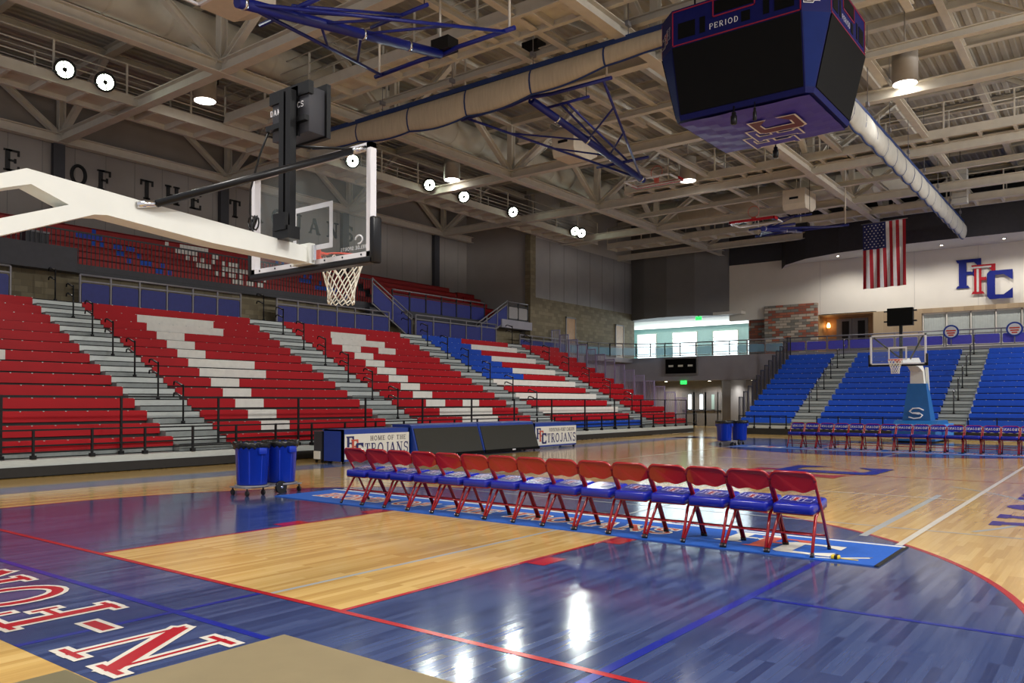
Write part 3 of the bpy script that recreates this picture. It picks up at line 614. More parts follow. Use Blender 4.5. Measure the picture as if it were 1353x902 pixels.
# grey lower wall, scoreboard, doors
wbox('wall_lower_far', (43, 9.0, 2.9), (43.3, 19.95, 4.1), 'concrete_grey'); wbox('wall_lower_corner', (33.2, 19.95, 0), (46.1, 20.2, 4.1), 'concrete_grey')
wbox('wall_lower_back', (45.8, 8.9, 0), (46.1, 20.3, 4.05), 'wall_grey'); wbox('ceiling_lower', (43.3, 8.9, 2.95), (45.8, 20.3, 3.05), 'wall_grey')
s = MB(); s.prism([(43.0, 12.9), (43.3, 12.5), (45.8, 12.5), (45.8, 13.1), (43.6, 13.2)], lambda x, y: (x, y, 0), lambda x, y: (x, y, 2.95), 'wall_panel'); s.prism([(42.8, 9.0), (45.8, 9.0), (45.8, 11.4), (43.4, 11.2)], lambda x, y: (x, y, 0), lambda x, y: (x, y, 2.95), 'wall_panel')
struct(s.build('wall_piers'))
th = thing('wall_scoreboard', 'dark scoreboard with three score windows on the grey lower wall', 'scoreboard', (42.9, 15.55, 3.3))
q = MB(); q.box((42.86, 14.42, 3.24), (42.99, 16.68, 4.36), 'rail_grey'); q.build('frame', th)
q = MB(); q.box((42.84, 14.52, 3.34), (42.87, 16.58, 4.26), 'screen_dark'); q.build('face', th)
for y in (16.2, 15.55, 14.9): q = MB(); q.box((42.825, y-.16, 3.76), (42.84, y+.16, 3.88), 'ad_white'); q.build('label_plate', th)
for k, y in enumerate((16.35, 15.55, 14.75, 13.9)):
    th = thing('door_%d' % (k+3), '', 'door', (45.7, y, 0)); th['kind'] = 'structure'; del th['label']; del th['category']
    q = MB(); q.box((45.7, y-.46, 0), (45.78, y+.46, 2.2), 'door_grey'); q.build('door_leaf', th); q = MB(); q.box((45.67, y-.22, 1.1), (45.7, y-.02, 2.05), 'daylight' if k in (0, 1) else 'teal_wall'); q.build('door_glass', th)
    q = MB(); q.box((45.62, y-.38, .98), (45.68, y+.38, 1.04), 'chrome'); q.build('push_bar', th)
def exit_sign(lab, loc, nrm):
    th = thing('exit_sign', lab, 'sign', loc, 0, 'green exit signs'); x, y, z = loc
    q = MB(); q.box((x-.03, y-.2, z-.11), (x+.03, y+.2, z+.11), 'exit_green')
    put_strokes(q, text_strokes('EXIT', .13, .08, False)[0], frame((x-.034, y+.18, z-.065), (0, -1, 0), (0, 0, 1), (-1, 0, 0)), 'hoop_white'); q.build('lit_face', th); q = MB(); q.box((x-.02, y-.03, z+.11), (x+.02, y+.03, z+.17), 'rail_grey'); q.build('mount', th)
exit_sign('green exit sign hung under the atrium ceiling before the windows', (45.0, 15.3, 6.95), 0); exit_sign('green exit sign over the doors below the wall scoreboard', (42.95, 15.4, 2.78), 0)
# tan wooden doors in the block wall
for k, (x, w_) in enumerate(((37.5, .95), (43.5, .95))):
    th = thing('door_%d' % (k+7), '', 'door', (x, 20.24, 4.4)); th['kind'] = 'structure'; del th['label']; del th['category']
    q = MB(); q.box((x-w_/2, 20.22, 4.4), (x+w_/2, 20.27, 6.62), 'warm_wood'); q.build('door_leaf', th); q = MB(); q.box((x-w_/2-.08, 20.2, 4.4), (x-w_/2, 20.27, 6.7), 'door_grey'); q.box((x+w_/2, 20.2, 4.4), (x+w_/2+.08, 20.27, 6.7), 'door_grey'); q.box((x-w_/2-.08, 20.2, 6.62), (x+w_/2+.08, 20.27, 6.7), 'door_grey'); q.build('door_frame', th)
# black wall lettering
th = thing('wall_lettering', 'black serif letters reading HOME OF THE TROJANS high on the left wall', 'lettering', (13.5, YW-.05, 9.6))
for ch, x in [('H', 4.2), ('O', 5.3), ('M', 6.3), ('E', 7.5), ('O', 9.75), ('F', 10.75), ('T', 12.45), ('H', 13.5), ('E', 14.6), ('T', 16.5), ('R', 17.6), ('O', 18.7), ('J', 19.9), ('A', 20.85), ('N', 21.95), ('S', 23.1)]:
    q = MB(); put_strokes(q, text_strokes(ch, .76)[0], frame((x, YW-.01, 9.62), (1, 0, 0), (0, 0, 1), (0, -1, 0)), 'letter_black', .05); q.build('letter', th)
# wall emblem and flag
q = MB(); put_ffc(q, frame((45.985, .86, 7.02), (0, -.86, 0), (0, 0, 1), (-1, 0, 0)), 2.25, 'emblem_navy', 'emblem_red', 'emblem_navy', None, .03, .035)
Fe = frame((45.985, .86, 7.02), (0, -.86, 0), (0, 0, 1), (-1, 0, 0))
for a, bq, c_, d_ in ((.52, .55, .16, .78), (.36, .76, .5, .04)): q.box((0, 0, 0), (0, 0, 0), 'text_red') if False else q.hexa([Fe(x*2.25, y*2.25, o) for o in (.3-.16, .3-.15) for x, y in ((a, bq), (a+c_, bq), (a+c_, bq+d_), (a, bq+d_))], 'pale_band') if d_ < .1 else q.hexa([Fe(x*2.25, y*2.25, o) for o in (.14, .15) for x, y in ((.51, .2), (.565, .2), (.565, .74), (.51, .74))], 'pale_band')
tag(q.build('wall_emblem'), 'large blue and red interlocked FFC emblem on the white far wall', 'emblem')
th = thing('flag', 'stars and stripes flag hanging vertically in front of the far wall', 'flag', (40, 3.15, 10.6))
NY, NZ = 52, 40; fy0, fz0, fw, fh = 4.16, 10.62, 2.0, 3.3
def fp(a, b2, o=0): return (40+.05*sin(a*22+b2*3)*(.3+b2)-o, fy0-a*fw-.06*b2*sin(a*3), fz0-b2*fh+.05*a)
q = MB()
for i in range(NY):
    for j in range(NZ):
        a0, a1, b0, b1 = i/NY, (i+1)/NY, j/NZ, (j+1)/NZ
        cm = 'flag_blue' if (i+.5)/NY < 7/13 and (j+.5)/NZ < .4 else ('flag_red' if int((i+.5)/NY*13) % 2 == 0 else 'flag_white')
        q.face([fp(a0, b0), fp(a1, b0), fp(a1, b1), fp(a0, b1)], cm, True)
for row in range(9):
    for k in range(6 if row % 2 == 0 else 5):
        ca = .045+(.075*k if row % 2 == 0 else .0375+.075*k)*1.17; cb = .035+row*.041
        pts = []
        for t in range(10): rr = (.045 if t % 2 == 0 else .018); pts.append((ca+rr*sin(t*pi/5)/fw, cb-rr*cos(t*pi/5)/fh))
        q.face([fp(x, y, .012) for x, y in pts], 'flag_white')
q.keep = True; q.build('cloth', th); q = MB(); q.tube([(40, fy0+.08, fz0+.02), (40, fy0-fw-.08, fz0+.07)], .02, 'rail_grey'); q.build('hanging_pole', th)

# ------------------------------------------------------------------ roof: deck, space trusses, catwalks, ducts
s = MB(); pr_ = []
y = -16
while y < 25: pr_ += [(y, 13.75), (y+.14, 13.75), (y+.18, 13.80), (y+.28, 13.80)]; y += .32
s.loft([[(-9, a, b_) for a, b_ in pr_], [(53, a, b_) for a, b_ in pr_]], 'deck_paint', False, False, False); s.keep = True
s.box((-9, -16, 13.95), (53, 25, 14.1), 'deck_paint'); struct(s.build('ceiling'))
ZB, ZT = 11.12, 13.35
XT = [2.4, 9.32, 16.25, 23.15, 30.2, 36.5, 43.4]; YT = [-6.4, 3.8, 14.0, 24.1]
TG = 'roof trusses'
for i, x in enumerate(XT):
    nm = ['out of the left edge', 'over the near court end', 'before the divider curtain', 'behind the divider curtain', 'over the flag section', 'over the narrow red section', 'nearest the far wall'][i]
    th = thing('roof_truss', 'beige roof truss running across the court, ' + nm, 'truss', (x, 4, ZB), 0, TG); th['kind'] = 'structure'
    q = MB(); q.ibeam((x, 24.3, ZB), (x, -12, ZB), .32, .36, 'beam_paint'); q.build('bottom_chord', th); q = MB(); q.ibeam((x, 24.3, ZT), (x, -12, ZT), .28, .3, 'beam_paint'); q.build('top_chord', th)
    for y in YT:
        q = MB(); q.ibeam((x, y, ZB+.15), (x, y, ZT-.1), .24, .24, 'beam_paint'); q.build('web_post', th)
        for sgn in (-1, 1):
            if y+sgn*4.2 > 24.5: continue
            q = MB(); q.ibeam((x, y+sgn*.15, ZB+.15), (x, y+sgn*3.3, ZT-.1), .2, .2, 'beam_paint', .02); q.build('web_diagonal', th)
for j, y in enumerate(YT):
    nm = ['on the right side', 'above the middle of the court', 'above the sideline tables', 'along the lettered wall'][j]
    th = thing('roof_truss', 'beige roof truss running along the court, ' + nm, 'truss', (22, y, ZB), 0, TG); th['kind'] = 'structure'
    x1 = 33.2 if y > 20 else 45.8
    if j > 0:
        q = MB(); q.ibeam((-6, y, ZB-.02), (x1, y, ZB-.02), .3, .34, 'beam_paint'); q.build('bottom_chord', th)
    q = MB(); q.ibeam((-6, y, ZT-.02), (x1, y, ZT-.02), .26, .3, 'beam_paint'); q.build('top_chord', th)
    for x in XT:
        for sgn in (-1, 1):
            if x+sgn*3 > x1 or j == 0: continue
            q = MB(); q.ibeam((x+sgn*.15, y, ZB+.15), (x+sgn*2.9, y, ZT-.1), .2, .2, 'beam_paint', .02); q.build('web_diagonal', th)
k = 0
for y in (-9.5, -2.2, .8, 6.8, 9.2, 11.4, 17.5, 20.8):
    q = MB(); q.ibeam((-6, y, ZT-.05), (45.5, y, ZT-.05), .22, .3, 'beam_paint'); struct(q.build('beam_purlin'))
for x in (-1.2, 5.9, 12.7, 19.8, 26.8, 33.5, 40.0):
    q = MB(); q.ibeam((x, 24, ZT+.2), (x, -12, ZT+.2), .22, .3, 'beam_paint'); struct(q.build('beam_joist'))
for y, x0, x1 in ((5.85, 4, 41), (4.45, 6, 42), (2.4, 17, 43), (7.95, 18, 40.5), (9.9, 20, 40), (-2.2, -2, 18.3), (-.6, 17.5, 42.5), (7.1, 2, 22)):
    q = MB(); q.ibeam((x0, y, ZB+.35), (x1, y, ZB+.35), .2, .2, 'beam_paint', .025); struct(q.build('beam_hanger_rail'))
for y0, y1, x in ((11.5, -12, 20.3), (14, -12, 34.0)):
    q = MB(); q.ibeam((x, y0, ZB+.2), (x, y1, ZB+.2), .22, .22, 'beam_paint', .025); struct(q.build('beam_cross_rail'))
# curtain track beam across the court
q = MB(); q.ibeam((14.9, 14, 11.55), (14.9, -10, 11.55), .2, .22, 'beam_paint', .025)
for y in range(-8, 15, 3): q.bar((14.9, y, 11.6), (14.9, y, 13.3), .06, .06, 'beam_paint')
struct(q.build('beam_track'))
def catwalk(lab, p, q_, wd, zd, hb=.32, pitch=2.2, rails=(True, True)):
    p = Vector((p[0], p[1], 0)); q2 = Vector((q_[0], q_[1], 0)); d = (q2-p).normalized(); n = Vector((-d.y, d.x, 0))*wd/2; L = (q2-p).length
    th = thing('catwalk', lab, 'catwalk', ((p.x+q2.x)/2, (p.y+q2.y)/2, zd), 0, 'roof catwalks'); V = lambda v, z: (v.x, v.y, z)
    m = MB(); m.bar(V(p, zd-.04), V(q2, zd-.04), wd, .05, 'beam_paint')
    k = 0
    while k*1.1 < L: c = p+d*k*1.1; m.bar(V(c-n, zd-.16), V(c+n, zd-.16), .1, .18, 'beam_paint'); k += 1
    m.build('deck', th)
    for sg, on in ((-1, rails[0]), (1, rails[1])):
        m = MB(); a = p+n*sg; b_ = q2+n*sg; m.bar(V(a, zd-.06), V(b_, zd-.06), .04, hb, 'beam_paint'); m.bar(V(a, zd-.06-hb/2), V(b_, zd-.06-hb/2), .14, .03, 'beam_paint'); m.build('side_beam', th)
        if not on: continue
        m = MB()
        for z in (zd+1.07, zd+.72, zd+.38): m.tube([V(a, z), V(b_, z)], .022, 'beam_paint', 6)
        k = int(L/pitch)
        for i in range(k+1): c = a+d*(L*i/k); m.bar(V(c, zd), V(c, zd+1.08), .05, .05, 'beam_paint')
        m.build('railing', th)
catwalk('beige catwalk with railings along the left side, carrying the floodlights', (0, 19.3), (38, 19.3), 1.3, 11.25)
catwalk('beige catwalk crossing the court in front of the divider curtain', (12.9, 18.5), (12.9, -9), 1.0, 11.55)
catwalk('beige catwalk crossing the court behind the centre scoreboard', (29.9, 12), (29.9, -10), 1.1, 11.5)
catwalk('beige catwalk crossing the court beside the far wall', (40.4, 19), (40.4, -9), 1.2, 11.3)
q = MB()
def duct(pts, r, nm, lab):
    m = MB(); m.tube(pts, r, 'duct_paint', 20); P = [Vector(p) for p in pts]
    for a, b_ in zip(P[:-1], P[1:]):
        n = int((b_-a).length/1.8)
        for i in range(1, n+1):
            c = a+(b_-a)*i/(n+1); dd = (b_-a).normalized()*.03; m.tube([c-dd, c+dd], r+.02, 'duct_paint', 20, False)
    tag(m.build(nm), lab, 'duct', 'round air ducts')
duct([(-4, 15.6, 12.75), (35.2, 15.6, 12.75)], .55, 'air_duct', 'large round beige air duct running along the court above the floodlit truss')
duct([(38.2, 15, 12.3), (38.2, 1.5, 12.3)], .6, 'air_duct', 'round beige air duct crossing the court near the far wall')
# loudspeaker cabinets
def cabinet(lab, x, y, z, a, sx=1.3, sy=.8, sz=.75):
    th = thing('speaker_cabinet', lab, 'loudspeaker', (x, y, z), a, 'beige speaker cabinets')
    m = MB(); m.loft([[(-sx/2, -sy/2, sz), (sx/2, -sy/2, sz), (sx/2, sy/2, sz), (-sx/2, sy/2, sz)], [(-sx/2, -sy/2, .25), (sx/2, -sy/2, .25), (sx/2, sy/2, .25), (-sx/2, sy/2, .25)], [(-sx/2+.1, -sy/2, 0), (sx/2-.5, -sy/2, 0), (sx/2-.5, sy/2, 0), (-sx/2+.1, sy/2, 0)]], 'cabinet_paint', True, True, False); m.build('box', th, True)
    m = MB(); m.box((-sx/2-.01, -.2, .45), (-sx/2, .2, .55), 'black_metal'); m.build('port', th, True)
    m = MB()
    for u in (-.4, .4): m = MB(); m.tube([(u, 0, sz), (u, 0, 13.4-z)], .012, 'beam_paint', 6); m.build('hanger', th, True)
cabinet('beige speaker cabinet beside the nearest folded hoop frame', 6.6, 9.3, 10.3, .0, 1.5, .9, .7)
cabinet('beige speaker cabinet behind the folded hoop frame in mid court', 20.6, 9.2, 10.25, 0, 1.6, .9, .9)
cabinet('beige speaker cabinet beside the farthest folded hoop frame', 33.8, 5.4, 10.3, 0, 1.6, 1.0, .9)
th = thing('line_array_speaker', 'pale louvred line array loudspeaker hanging by the far dark wall', 'loudspeaker', (38, -.5, 10.6))
m = MB()
for k in range(6): m.box((37.7, -.8, 10.6+k*.26), (38.2, -.2, 10.6+k*.26+.24), 'speaker_grey')
m.build('cabinet', th); m = MB(); m.tube([(38, -.5, 12.15), (38, -.5, 13.4)], .015, 'black_metal', 6); m.build('hanger', th)

# ------------------------------------------------------------------ basketball hoops
def ring_pts(c, r, z, n=24): return [(c[0]+r*cos(2*pi*i/n), c[1]+r*sin(2*pi*i/n), z) for i in range(n+1)]
def net(th, cx, cy, zt, m='net_white', r=.0065, n=12):
    q = MB(); lv = [(.225, 0), (.215, -.07), (.19, -.15), (.165, -.23), (.145, -.31), (.135, -.38), (.14, -.44)]
    for k in range(n):
        for sg in (-1, 1):
            q.tube([(cx+rr*cos(2*pi*(k+sg*i*.5)/n), cy+rr*sin(2*pi*(k+sg*i*.5)/n), zt+z) for i, (rr, z) in enumerate(lv)], r, m, 5)
        a = 2*pi*k/n; q.tube([(cx+.14*cos(a), cy+.14*sin(a), zt-.44), (cx+.13*cos(a+pi/n), cy+.13*sin(a+pi/n), zt-.475), (cx+.14*cos(a+2*pi/n), cy+.14*sin(a+2*pi/n), zt-.44)], r, m, 5)
    q.build('net', th)
def backboard(th, x, S, label_marks=True, pad=True):
    # S = +1: the face looks towards +x. x = plane of the glass
    T = lambda a, y, z: (x+S*a, y, z); hw, z0, z1 = .915, 2.896, 3.962
    q = MB(); q.box((-.012, -hw+.03, z0+.03), (.0, hw-.03, z1-.03), 'clear_glass', T); q.build('glass_panel', th)
    q = MB()
    q.box((-.07, -hw, z0), (.004, -hw+.055, z1), 'frame_white', T); q.box((-.07, hw-.055, z0), (.004, hw, z1), 'frame_white', T); q.box((-.07, -hw, z1-.05), (.004, hw, z1), 'frame_white', T); q.box((-.07, -hw, z0), (.004, hw, z0+.05), 'frame_white', T)
    for k in range(7): q.box((-.075, -.8+k*.26, z0+.02), (-.07, -.785+k*.26, z0+.035), 'black_metal', T)
    q.build('frame', th)
    q = MB(); zs = 3.06
    for a, b_ in (((-.305, zs), (-.255, zs+.46)), ((.255, zs), (.305, zs+.46)), ((-.255, zs+.41), (.255, zs+.46)), ((-.255, zs), (.255, zs+.05))): q.box((.0015, a[0], a[1]), (.003, b_[0], b_[1]), 'frame_white', T)
    q.build('target_square', th)
    if pad:
        q = MB(); q.rbox((-.085, -hw-.05, z0-.06), (.03, hw+.05, z0+.005), 'pad_black', .02, T)
        for s_ in (-1, 1): q.rbox((-.085, min(s_*hw, s_*(hw+.05))-.005, z0-.06), (.03, max(s_*hw, s_*(hw+.05))+.005, z0+.37), 'pad_black', .02, T)
        q.build('edge_pad', th)
    cx = x+S*.38
    q = MB(); q.tube(ring_pts((cx, 0), .2286, 3.048), .0095, 'rim_orange', 8, False); q.box((.005, -.11, 2.97), (.02, .11, 3.08), 'rim_orange', T); q.loft([[T(.02, -.1, 3.02), T(.02, .1, 3.02), T(.02, .1, 3.045), T(.02, -.1, 3.045)], [T(.17, -.06, 3.035), T(.17, .06, 3.035), T(.17, .06, 3.05), T(.17, -.06, 3.05)]], 'rim_orange', True, True, False)
    for k in range(12): q.tube([(cx+.2286*cos(k*pi/6), S*0+.2286*sin(k*pi/6), 3.04), (cx+.222*cos(k*pi/6), .222*sin(k*pi/6), 3.02)], .005, 'rim_orange', 5)
    q.build('rim', th); net(th, cx, 0, 3.035)
# near hoop: fork shaped white boom, braces, padded base behind the baseline
th = thing('basketball_hoop', 'near basketball hoop with white forked boom reaching in from the left edge', 'basketball hoop', (-3.6, 0, 0), 0, 'basketball hoops')
b0, b1 = -.105, .105
pr3 = lambda q, P, a=b0, b_=b1: q.prism(P, lambda x, z: (x, a, z), lambda x, z: (x, b_, z), 'hoop_white')
q = MB()
pr3(q, [(-1.49, 3.25), (-1.46, 3.14), (-1.19, 3.04), (-1.0, 3.0), (-.9, 3.015), (-.59, 3.18)]); pr3(q, [(-.59, 3.18), (-.9, 3.015), (.04, 2.94), (1.09, 2.915), (1.08, 3.065)])
pr3(q, [(-3.3, 2.46), (-3.3, 2.36), (-1.64, 3.075), (-1.46, 3.14), (-1.49, 3.25)]); pr3(q, [(-3.3, 2.2), (-3.3, 2.05), (-1.0, 3.0), (-1.19, 3.04)])
q.build('boom', th)
q = MB(); q.box((1.07, -.14, 2.9), (1.14, .14, 3.1), 'hoop_white'); q.box((1.1, -.17, 2.93), (1.13, -.14, 3.08), 'chrome'); q.build('mount_plate', th)
q = MB(); q.prism([(-3.3, 2.5), (-3.15, 2.0), (-3.6, .4), (-4.1, .4), (-3.7, 2.3)], lambda x, z: (x, -.2, z), lambda x, z: (x, .2, z), 'hoop_white'); q.build('mast', th)
q = MB(); q.rbox((-4.7, -.6, .05), (-3.1, .6, .45), 'pad_blue', .08); q.build('base', th)
backboard(th, 1.22, 1)
for s_ in (-1, 1):
    q = MB(); q.tube([(-.66, s_*.11, 3.14), (-.52, s_*.16, 3.17)], .028, 'chrome', 8); q.tube([(-.52, s_*.16, 3.17), (1.02, s_*.80, 3.86)], .032, 'pad_black', 10); q.tube([(1.02, s_*.80, 3.86), (1.15, s_*.85, 3.92)], .02, 'chrome', 8); q.build('brace', th)
q = MB(); st, wl = text_strokes('SCHELDE SPORTS', .035, .12, False)
put_strokes(q, st, frame((1.232, -.84, 3.0), (0, 1, 0), (0, 0, 1), (1, 0, 0)), 'frame_white'); q.build('lettering', th)
q = MB(); q.tube([(1.224, -.68+.05*cos(t*.55), 3.09+.04*sin(t*.55)) for t in range(10)], .008, 'frame_white', 6); q.build('logo', th)
# shot clock on its pole
th = thing('shot_clock', 'black shot clock on a pole above the near backboard', 'shot clock', (.78, .02, 3.17))
q = MB()
for y in (-.2, -.1): q.box((.76, y-.035, 3.1), (.83, y+.035, 4.5), 'black_metal')
q.box((.72, -.26, 3.08), (.86, -.03, 3.2), 'black_metal'); q.box((.7, -.24, 3.16), (.74, -.06, 3.32), 'black_metal'); q.build('pole', th)
q = MB(); q.rbox((.88, -.36, 4.1), (1.08, .2, 4.54), 'charcoal', .01); q.build('case', th)
q = MB(); q.box((.86, -.38, 4.46), (.92, .22, 4.58), 'black_metal'); q.box((.86, -.22, 4.08), (.885, -.1, 4.56), 'black_metal'); q.box((.83, -.36, 4.2), (.88, .24, 4.25), 'black_metal'); q.box((1.07, -.39, 4.08), (1.12, .22, 4.6), 'black_metal'); q.build('bracket', th)
st, wl = text_strokes('DAKTRONICS', .055, .14, False); q = MB(); put_strokes(q, st, frame((.852, -.06+wl/2, 4.34), (0, -1, 0), (0, 0, 1), (-1, 0, 0)), 'frame_white'); q.build('lettering', th)
q = MB(); q.tube([(.86, .22, 4.22), (.85, .36, 4.0), (.9, .58, 3.7), (.95, .66, 3.5), (1.0, .7, 3.35), (1.0, .62, 3.2), (.98, .5, 3.1)], .01, 'rubber', 6)
for k in range(4): q.tube([(1.05+.02*k, .78+.05*cos(t*.7+k), 3.42+.07*sin(t*.7)) for t in range(10)], .009, 'rubber', 6)
q.build('cable', th)
q = MB(); q.tube([(.8, -.15, 3.98), (1.12, -.8, 3.9)], .014, 'black_metal', 6); q.build('stay', th)
# far hoop
th = thing('basketball_hoop', 'far basketball hoop with blue padded base before the blue bleachers', 'basketball hoop', (31.4, 0, 0), 0, 'basketball hoops')
q = MB(); q.prism([(30.0, .08), (33.2, .08), (33.2, .55), (32.6, .85), (30.5, .85), (30.0, .6)], lambda x, z: (x, -.75, z), lambda x, z: (x, .75, z), 'pad_blue'); q.box((30.2, -.6, .0), (33.0, .6, .1), 'black_base'); q.build('base', th)
q = MB(); q.rbox((31.4, -.86, .08), (33.4, -.755, .7), 'pad_sky', .02); q.build('side_pad', th)
q = MB(); q.loft([[(30.6, -.5, .8), (31.6, -.5, .8), (31.6, .5, .8), (30.6, .5, .8)], [(30.75, -.32, 2.28), (31.2, -.32, 2.28), (31.2, .32, 2.28), (30.75, .32, 2.28)]], 'pad_blue', True, True, False); q.build('mast_pad', th)
q = MB(); q.loft([[(30.8, -.25, 2.2), (31.15, -.25, 2.2), (31.15, .25, 2.2), (30.8, .25, 2.2)], [(30.7, -.22, 2.75), (31.1, -.22, 2.8), (31.1, .22, 2.8), (30.7, .22, 2.75)], [(30.0, -.18, 2.92), (30.2, -.18, 3.25), (30.2, .18, 3.25), (30.0, .18, 2.92)], [(27.6, -.13, 2.93), (27.6, -.13, 3.1), (27.6, .13, 3.1), (27.6, .13, 2.93)]], 'hoop_white', True, True, False)
q.bar((31.5, -.3, 1.2), (31.0, -.3, 2.9), .1, .1, 'hoop_white'); q.build('boom', th)
backboard(th, 27.43, -1)
for s_ in (-1, 1): q = MB(); q.tube([(28.9, s_*.1, 3.1), (27.5, s_*.8, 3.88)], .03, 'pad_black', 8); q.build('brace', th)
q = MB(); st, wl = text_strokes('SCHELDE SPORTS', .1, .12, False); put_strokes(q, st, frame((29.97, wl/2, .62), (0, -1, 0), (0, 0, 1), (-1, 0, 0)), 'frame_white')
F0 = frame((30.59, .0, 1.12), (0, -1, 0), (.1, 0, 1), (-1, 0, .1))
for pts in ([(.26, .12), (.1, .2), (-.12, .19), (-.24, .08), (-.12, 0), (.12, -.02)], [(-.26, -.14), (-.08, -.2), (.14, -.17), (.22, -.06), (.1, .02), (-.12, .02)]): q.tube([F0(a, b_, .02) for a, b_ in pts], .028, 'frame_white', 6)
q.build('lettering', th)
th = thing('shot_clock', 'black shot clock on a pole above the far backboard', 'shot clock', (28, 0, 3.1))
q = MB(); q.box((27.95, -.05, 3.0), (28.05, .05, 4.4), 'black_metal'); q.build('pole', th); q = MB(); q.box((27.8, -.42, 4.32), (28.05, .42, 4.95), 'screen_dark'); q.build('case', th)
q = MB()
for z in (4.45, 4.82): q.box((27.85, -.54, z), (27.95, .54, z+.05), 'black_metal')
q.build('bracket', th)

# ------------------------------------------------------------------ chair mats and folding chairs
def chair_mat(lab, x0, x1, S, grp):
    th = thing('chair_mat', lab, 'mat', ((x0+x1)/2, 0, 0), 0, grp)
    q = MB(); q.box((x0, -4.56, .002), (x1, 4.56, .012), 'mat_blue')
    xe = x1-.1 if S > 0 else x0+.03
    q.box((xe, -4.56, .011), (xe+.06, 4.56, .0135), 'ad_white'); q.box((x0, -4.58, .001), (x1, -4.54, .0125), 'black_base'); q.build('carpet', th)
    F = frame(((x0+.42) if S > 0 else (x1-.42), S*4.1, .0125), (0, -S, 0), (S, 0, 0), (0, 0, 1))
    st, wl = text_strokes('HOME OF THE TROJANS', .46, .06); k = 6.3/wl
    for pre_, word in (('', 'HOME'), ('HOME ', 'OF'), ('HOME OF ', 'THE'), ('HOME OF THE ', 'TROJANS')):
        x_ = text_strokes(pre_, .46, .06)[1]+(.06*.46 if pre_ else .06*.46) if pre_ else 0
        st = [([((a+x_)*k, b_) for a, b_ in p], t*.8) for p, t in text_strokes(word, .46, .06)[0]]
        q = MB(); put_strokes(q, st, F, 'ad_white', 0, .03, .0008); put_strokes(q, st, F, 'mat_orange', 0, 0, .0016); q.build('lettering', th)
    q = MB(); put_ffc(q, frame(((x0+.18) if S > 0 else (x1-.18), S*-2.75, .0125), (0, -S, 0), (S, 0, 0), (0, 0, 1)), .98, 'ad_white', 'mat_orange', 'ad_white', None, 0, .0006); q.build('emblem', th)
    return th
chair_mat('blue lettered mat under the red folding chairs at the near free throw line', 4.18, 5.5, 1, 'chair mats')
chair_mat('blue lettered mat under the far row of blue backed folding chairs', 23.15, 24.5, -1, 'chair mats')

